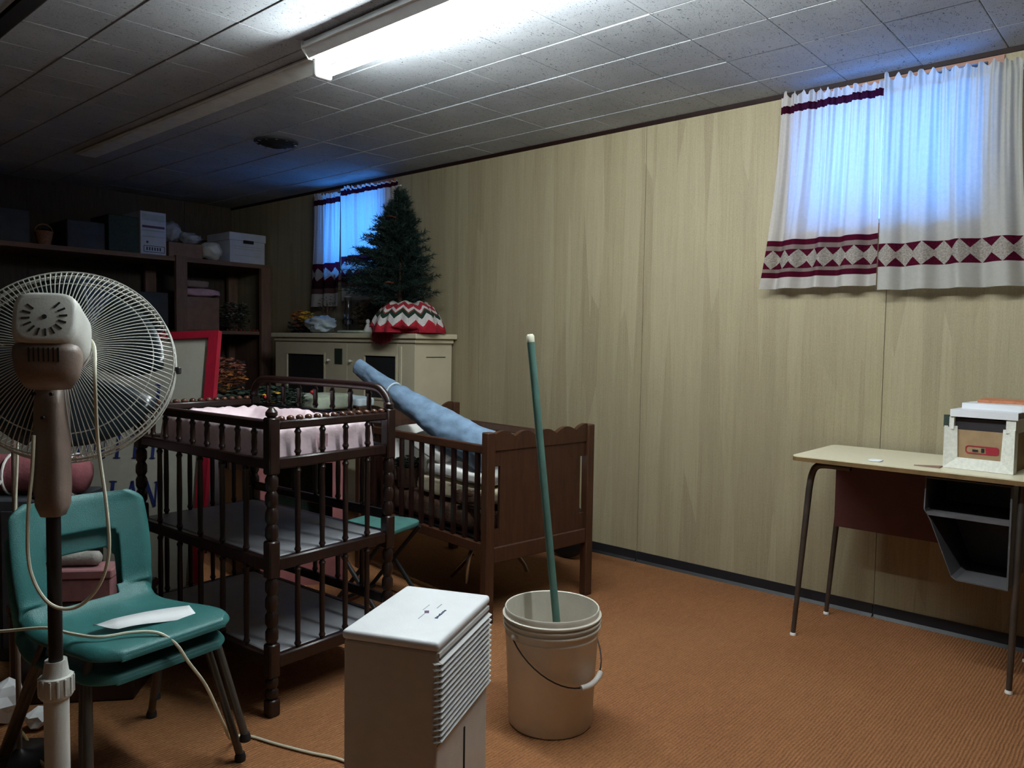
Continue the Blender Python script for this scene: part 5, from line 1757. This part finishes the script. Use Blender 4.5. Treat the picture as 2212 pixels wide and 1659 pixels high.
def cage_pt(r, a, s_):
    return Cg + (e1 * math.cos(a) + e2 * math.sin(a)) * r + A * s_


mb = MB()
NW = 120
for k in range(NW):
    a = 2 * PI * k / NW
    path = []
    for q in range(9):
        f = q / 8
        r = 0.052 + (RG - 0.052) * f
        s_ = -0.095 + 0.075 * f ** 2.2
        path.append(cage_pt(r, a, s_))
    path.append(cage_pt(RG + 0.004, a, -0.008))
    path.append(cage_pt(RG + 0.004, a, 0.012))
    mb.tube(path, 0.00115, 4, cap=False)
mb.build('rear_cage_wires', M_WIRE, t, True, world=True, kind='stuff')
mb = MB()
for k in range(NW):
    a = 2 * PI * (k + 0.5) / NW
    path = [cage_pt(RG + 0.004, a, 0.012), cage_pt(RG + 0.004, a, 0.04)]
    for q in range(7):
        f = q / 6
        r = RG * (1 - f) + 0.04 * f
        path.append(cage_pt(r, a + 0.25 * f, 0.055 + 0.045 * math.sin(f * PI / 2)))
    mb.tube(path, 0.0011, 3, cap=False)
mb.build('front_cage_wires', M_WIRE, t, True, world=True, kind='stuff')
for r, s_, w_ in ((RG + 0.005, 0.012, 0.0036), (RG + 0.003, -0.016, 0.0018), (0.170, -0.044, 0.0014), (0.055, -0.094, 0.003), (RG + 0.004, 0.044, 0.002)):
    MB().tube([cage_pt(r, 2 * PI * k / 60, s_) for k in range(60)], w_, 6, closed=True).build('cage_ring', M_WIRE, t, True, world=True)
MB().lathe([(0.0, -0.10), (0.056, -0.098), (0.058, -0.092), (0.0, -0.09)], Cg, 28, A).build('cage_hub_plate', M_FANTAUPE, t, True, world=True)
pk = cage_pt(RG + 0.009, math.radians(-3), 0.014)
MB().box(pk, (0.014, 0.014, 0.016), math.radians(40), 0.002).build('cage_clip', M_BLACK, t, world=True)
# four broad blades
for b in range(4):
    a0 = 2 * PI * b / 4 + 0.35
    nr, na = 7, 8
    grid = []
    for i in range(nr + 1):
        f = i / nr
        r = 0.030 + 0.160 * f
        w_ = 0.62 + 0.12 * math.sin(PI * f)
        row = []
        for j in range(na + 1):
            g = j / na - 0.5
            aa = a0 + g * 2 * w_ + 0.18 * f
            row.append(cage_pt(r, aa, 0.008 + 0.055 * g * (0.6 + 0.4 * f)))
        grid.append(row)
    mb = MB()
    n1 = na + 1
    vs = [p for row in grid for p in row]
    mb.raw(vs, [(i * n1 + j, i * n1 + j + 1, (i + 1) * n1 + j + 1, (i + 1) * n1 + j) for i in range(nr) for j in range(na)])
    o = mb.build('blade', M_BLADE, t, 'all', world=True)
    sm = o.modifiers.new('t', 'SOLIDIFY')
    sm.thickness = 0.002
MB().lathe([(0.0, 0.045), (0.030, 0.04), (0.034, 0.0), (0.020, -0.09), (0.0, -0.09)], Cg, 20, A).build('blade_hub', M_BLADE, t, True, world=True)
# tall taupe neck, inner pole, collar, outer pole, base
px, py = 0.546, 1.738
npts = [((0.552, 1.755), 1.105, 0.025, 0.024), ((0.551, 1.752), 1.06, 0.028, 0.027), ((0.549, 1.748), 0.97, 0.0295, 0.029), ((0.547, 1.742), 0.89, 0.030, 0.029), ((px, py), 0.855, 0.028, 0.027), ((px, py), 0.832, 0.020, 0.020)]
rings = []
vx = Vector((0.664, -0.748, 0))
vy = Vector((0.748, 0.664, 0))
for (x, y), z, hu, hv in npts:
    ring = []
    for k in range(28):
        a = 2 * PI * k / 28
        c_, sn = math.cos(a), math.sin(a)
        d = (abs(c_) ** 4 + abs(sn) ** 4) ** (-0.25)
        ring.append(Vector((x, y, z)) + vx * hu * d * c_ + vy * hv * d * sn)
    rings.append(ring)
MB().ring_loft(rings).build('neck', M_FANTAUPE, t, 'all', world=True)
for u, z in ((-0.018, 1.083), (0.018, 1.083), (-0.020, 0.872), (0.020, 0.876), (0.0, 1.035)):
    p = Vector((0.549, 1.748, z)) + vx * u - vy * 0.0285
    MB().lathe([(0.0036, -0.002), (0.0036, 0.004)], p, 10, -vy).build('neck_screw', M_SLOT, t, True, world=True)
MB().tube([(px, py, 0.50), (px, py, 0.85)], 0.0135, 16).build('inner_pole', M_DARKMETAL, t, True, world=True)
cap_ = MB().lathe([(0.0145, 0.528), (0.0205, 0.530), (0.0235, 0.505), (0.026, 0.498), (0.0315, 0.496), (0.0325, 0.458), (0.029, 0.452), (0.022, 0.452)], (px, py, 0), 32).build('height_collar', M_FANPLASTIC, t, True, world=True)
for k in range(14):
    a = 2 * PI * k / 14
    b = MB().box((px + 0.0325 * math.cos(a), py + 0.0325 * math.sin(a), 0.477), (0.003, 0.005, 0.036), a, 0.001).build('grip_rib', M_FANPLASTIC, None)
    b.parent = cap_
    b.location = -Vector(t.location)
MB().tube([(px, py, 0.05), (px, py, 0.455)], 0.0235, 24).build('outer_pole', M_FANPLASTIC, t, True, world=True)
MB().lathe([(0.155, 0.0), (0.155, 0.012), (0.14, 0.022), (0.04, 0.04), (0.030, 0.075), (0.024, 0.08)], (px, py, 0), 40).build('base', M_FANPLASTIC, t, True, world=True)
# power lead from the motor, hanging in a loop below the neck
lead = [fp(0.052, 0.012, 0.12), fp(0.070, -0.02, 0.10), fp(0.078, -0.10, 0.07), (0.607, 1.665, 0.985), (0.612, 1.64, 0.86), (0.612, 1.63, 0.76), (0.595, 1.645, 0.69), (0.56, 1.67, 0.652), (0.522, 1.70, 0.665), (0.50, 1.73, 0.73), (0.499, 1.735, 0.83), (0.508, 1.735, 0.93), (0.512, 1.735, 1.0)]
MB().tube(spline(lead, 7), 0.0036, 8).build('power_lead', M_CORD, t, True, world=True)

# ================================================================== CLUTTER AT THE LEFT EDGE
t = thing('storage_chest', 'low dark wooden chest behind the stacked teal chairs', 'chest', (0.985, 2.79, 0), math.radians(-40))
MB().bx(-0.20, 0.18, -0.13, 0.13, 0, 0.30, 0.006).build('chest_body', M_DARKWOOD, t)
MB().bx(-0.205, 0.185, -0.135, 0.135, 0.30, 0.335, 0.008).build('lid', M_DARKWOOD, t)
t = thing('mauve_box', 'dusty mauve box seen through the opening in chair back', 'box', (0.935, 2.725, 0.336), math.radians(-40))
MB().bx(-0.11, 0.11, -0.05, 0.05, 0, 0.075, 0.004).build('carton_body', M_MAUVE, t)
MB().bx(-0.114, 0.114, -0.054, 0.054, 0.075, 0.105, 0.004).build('lid', M_MAUVE, t)
o = MB().tube(spline([(0.875, 2.78, 0.466), (0.91, 2.75, 0.467), (0.95, 2.715, 0.467), (0.985, 2.685, 0.466)], 4), [0.012] + [0.024] * 11 + [0.012], 12).build('cloth_roll', M_GREYCLOTH, None, 'all')
tag(o, 'small grey cloth roll lying on the mauve box', 'cloth')
t = thing('dark_cabinet', 'dark low cabinet under the pink roll at left edge', 'cabinet', (0.985, 3.28, 0), math.radians(-46))
MB().bx(-0.30, 0.17, -0.14, 0.14, 0.0, 0.60, 0.006).build('carcass', M_DARKBOX, t)
MB().bx(-0.28, -0.07, -0.146, -0.14, 0.05, 0.56, 0.003).build('door', M_DARKBOX, t)
MB().bx(-0.06, 0.15, -0.146, -0.14, 0.05, 0.56, 0.003).build('door', M_DARKBOX, t)
t = thing('pink_bolster', 'dusty pink rolled bolster lying behind the fan', 'bolster', (0.985, 3.26, 0.601), math.radians(-46))
mb = MB()
rings = []
for k in range(25):
    s_ = k / 24
    r = 0.072 * min(1, (1 - abs(2 * s_ - 1) ** 10) ** 0.5 + 0.05)
    rings.append([Vector((-0.36 + 0.55 * s_, r * (1 + 0.05 * math.sin(3 * a + s_ * 7)) * math.cos(a), 0.074 + r * (1 + 0.05 * math.sin(3 * a + s_ * 7)) * math.sin(a))) for a in [2 * PI * i / 24 for i in range(24)]])
mb.ring_loft(rings).build('roll', M_PINKROLL, t, 'all')
for x in (-0.10, 0.13):
    MB().tube([(x, 0.078 * math.cos(a), 0.074 + 0.078 * math.sin(a)) for a in [2 * PI * i / 20 for i in range(20)]], 0.005, 6, closed=True).build('white_tie', M_WHITEBIT, t, True)
for x, dx in ((-0.10, -0.05), (0.13, 0.05)):
    MB().tube(spline([(x, -0.078, 0.06), (x + dx * 0.4, -0.10, 0.03), (x + dx, -0.15, -0.03), (x + dx * 1.2, -0.155, -0.08)], 4), 0.007, 6).build('tie_end', M_WHITEBIT, t, True)
# slim dark floor pole with a plug hanging on its cord
t = thing('floor_pole', 'slim dark metal pole standing at the left edge behind fan', 'pole', (0.672, 2.445, 0))
MB().tube([(0, 0, 0.02), (0, 0, 1.19)], 0.007, 10).build('shaft', M_FANTAUPE, t, True)
MB().lathe([(0.10, 0), (0.10, 0.008), (0.02, 0.02), (0.008, 0.03)], n=24).build('base', M_DARKMETAL, t, True)
MB().tube([(0, 0, 1.17), (0.0, -0.035, 1.175), (0.0, -0.04, 1.19)], 0.004, 8).build('hook', M_DARKMETAL, t, True)
t = thing('hanging_plug', 'cream plug hanging on its cord at the left edge', 'plug', (0.664, 2.400, 0.485))
MB().tube(spline([(0.0, 0, 0.06), (-0.004, 0.004, 0.20), (0.004, 0.0, 0.40), (0.002, 0.004, 0.60), (0.004, 0.03, 0.705)], 6), 0.0036, 8).build('cable', M_CORD, t, True)
MB().lathe([(0.0045, 0.075), (0.007, 0.06), (0.008, 0.045), (0.012, 0.035), (0.013, 0.012), (0.018, 0.004), (0.018, 0.0)], n=16).build('plug_body', M_CORD, t, True)
for s_ in (-1, 1):
    MB().bx(s_ * 0.006 - 0.001, s_ * 0.006 + 0.001, -0.003, 0.003, -0.018, 0.0).build('prong', M_CHROME, t)
# crumpled white papers on the floor behind the fan
tag(MB().blob((0.720, 2.72, 0.062), (0.055, 0.05, 0.062), 2, 0.5, 2.2, 21).build('crumpled_paper', M_PAPER, None), 'larger crumpled white paper on floor at the left edge', 'paper')
tag(MB().blob((0.765, 2.60, 0.030), (0.035, 0.035, 0.030), 2, 0.5, 2.2, 25).build('crumpled_paper', M_PAPER, None), 'smaller crumpled white paper on floor beside the larger one', 'paper')
t = tag(MB().tube(spline([(0.745, 2.84, 0.006), (0.725, 2.70, 0.006), (0.715, 2.54, 0.006), (0.701, 2.341, 0.006), (0.72, 2.20, 0.006), (0.70, 2.02, 0.006)], 6), 0.0055, 8).build('floor_cable', M_CORDTAN, None, True), 'tan cable lying on the carpet behind the fan', 'cable')
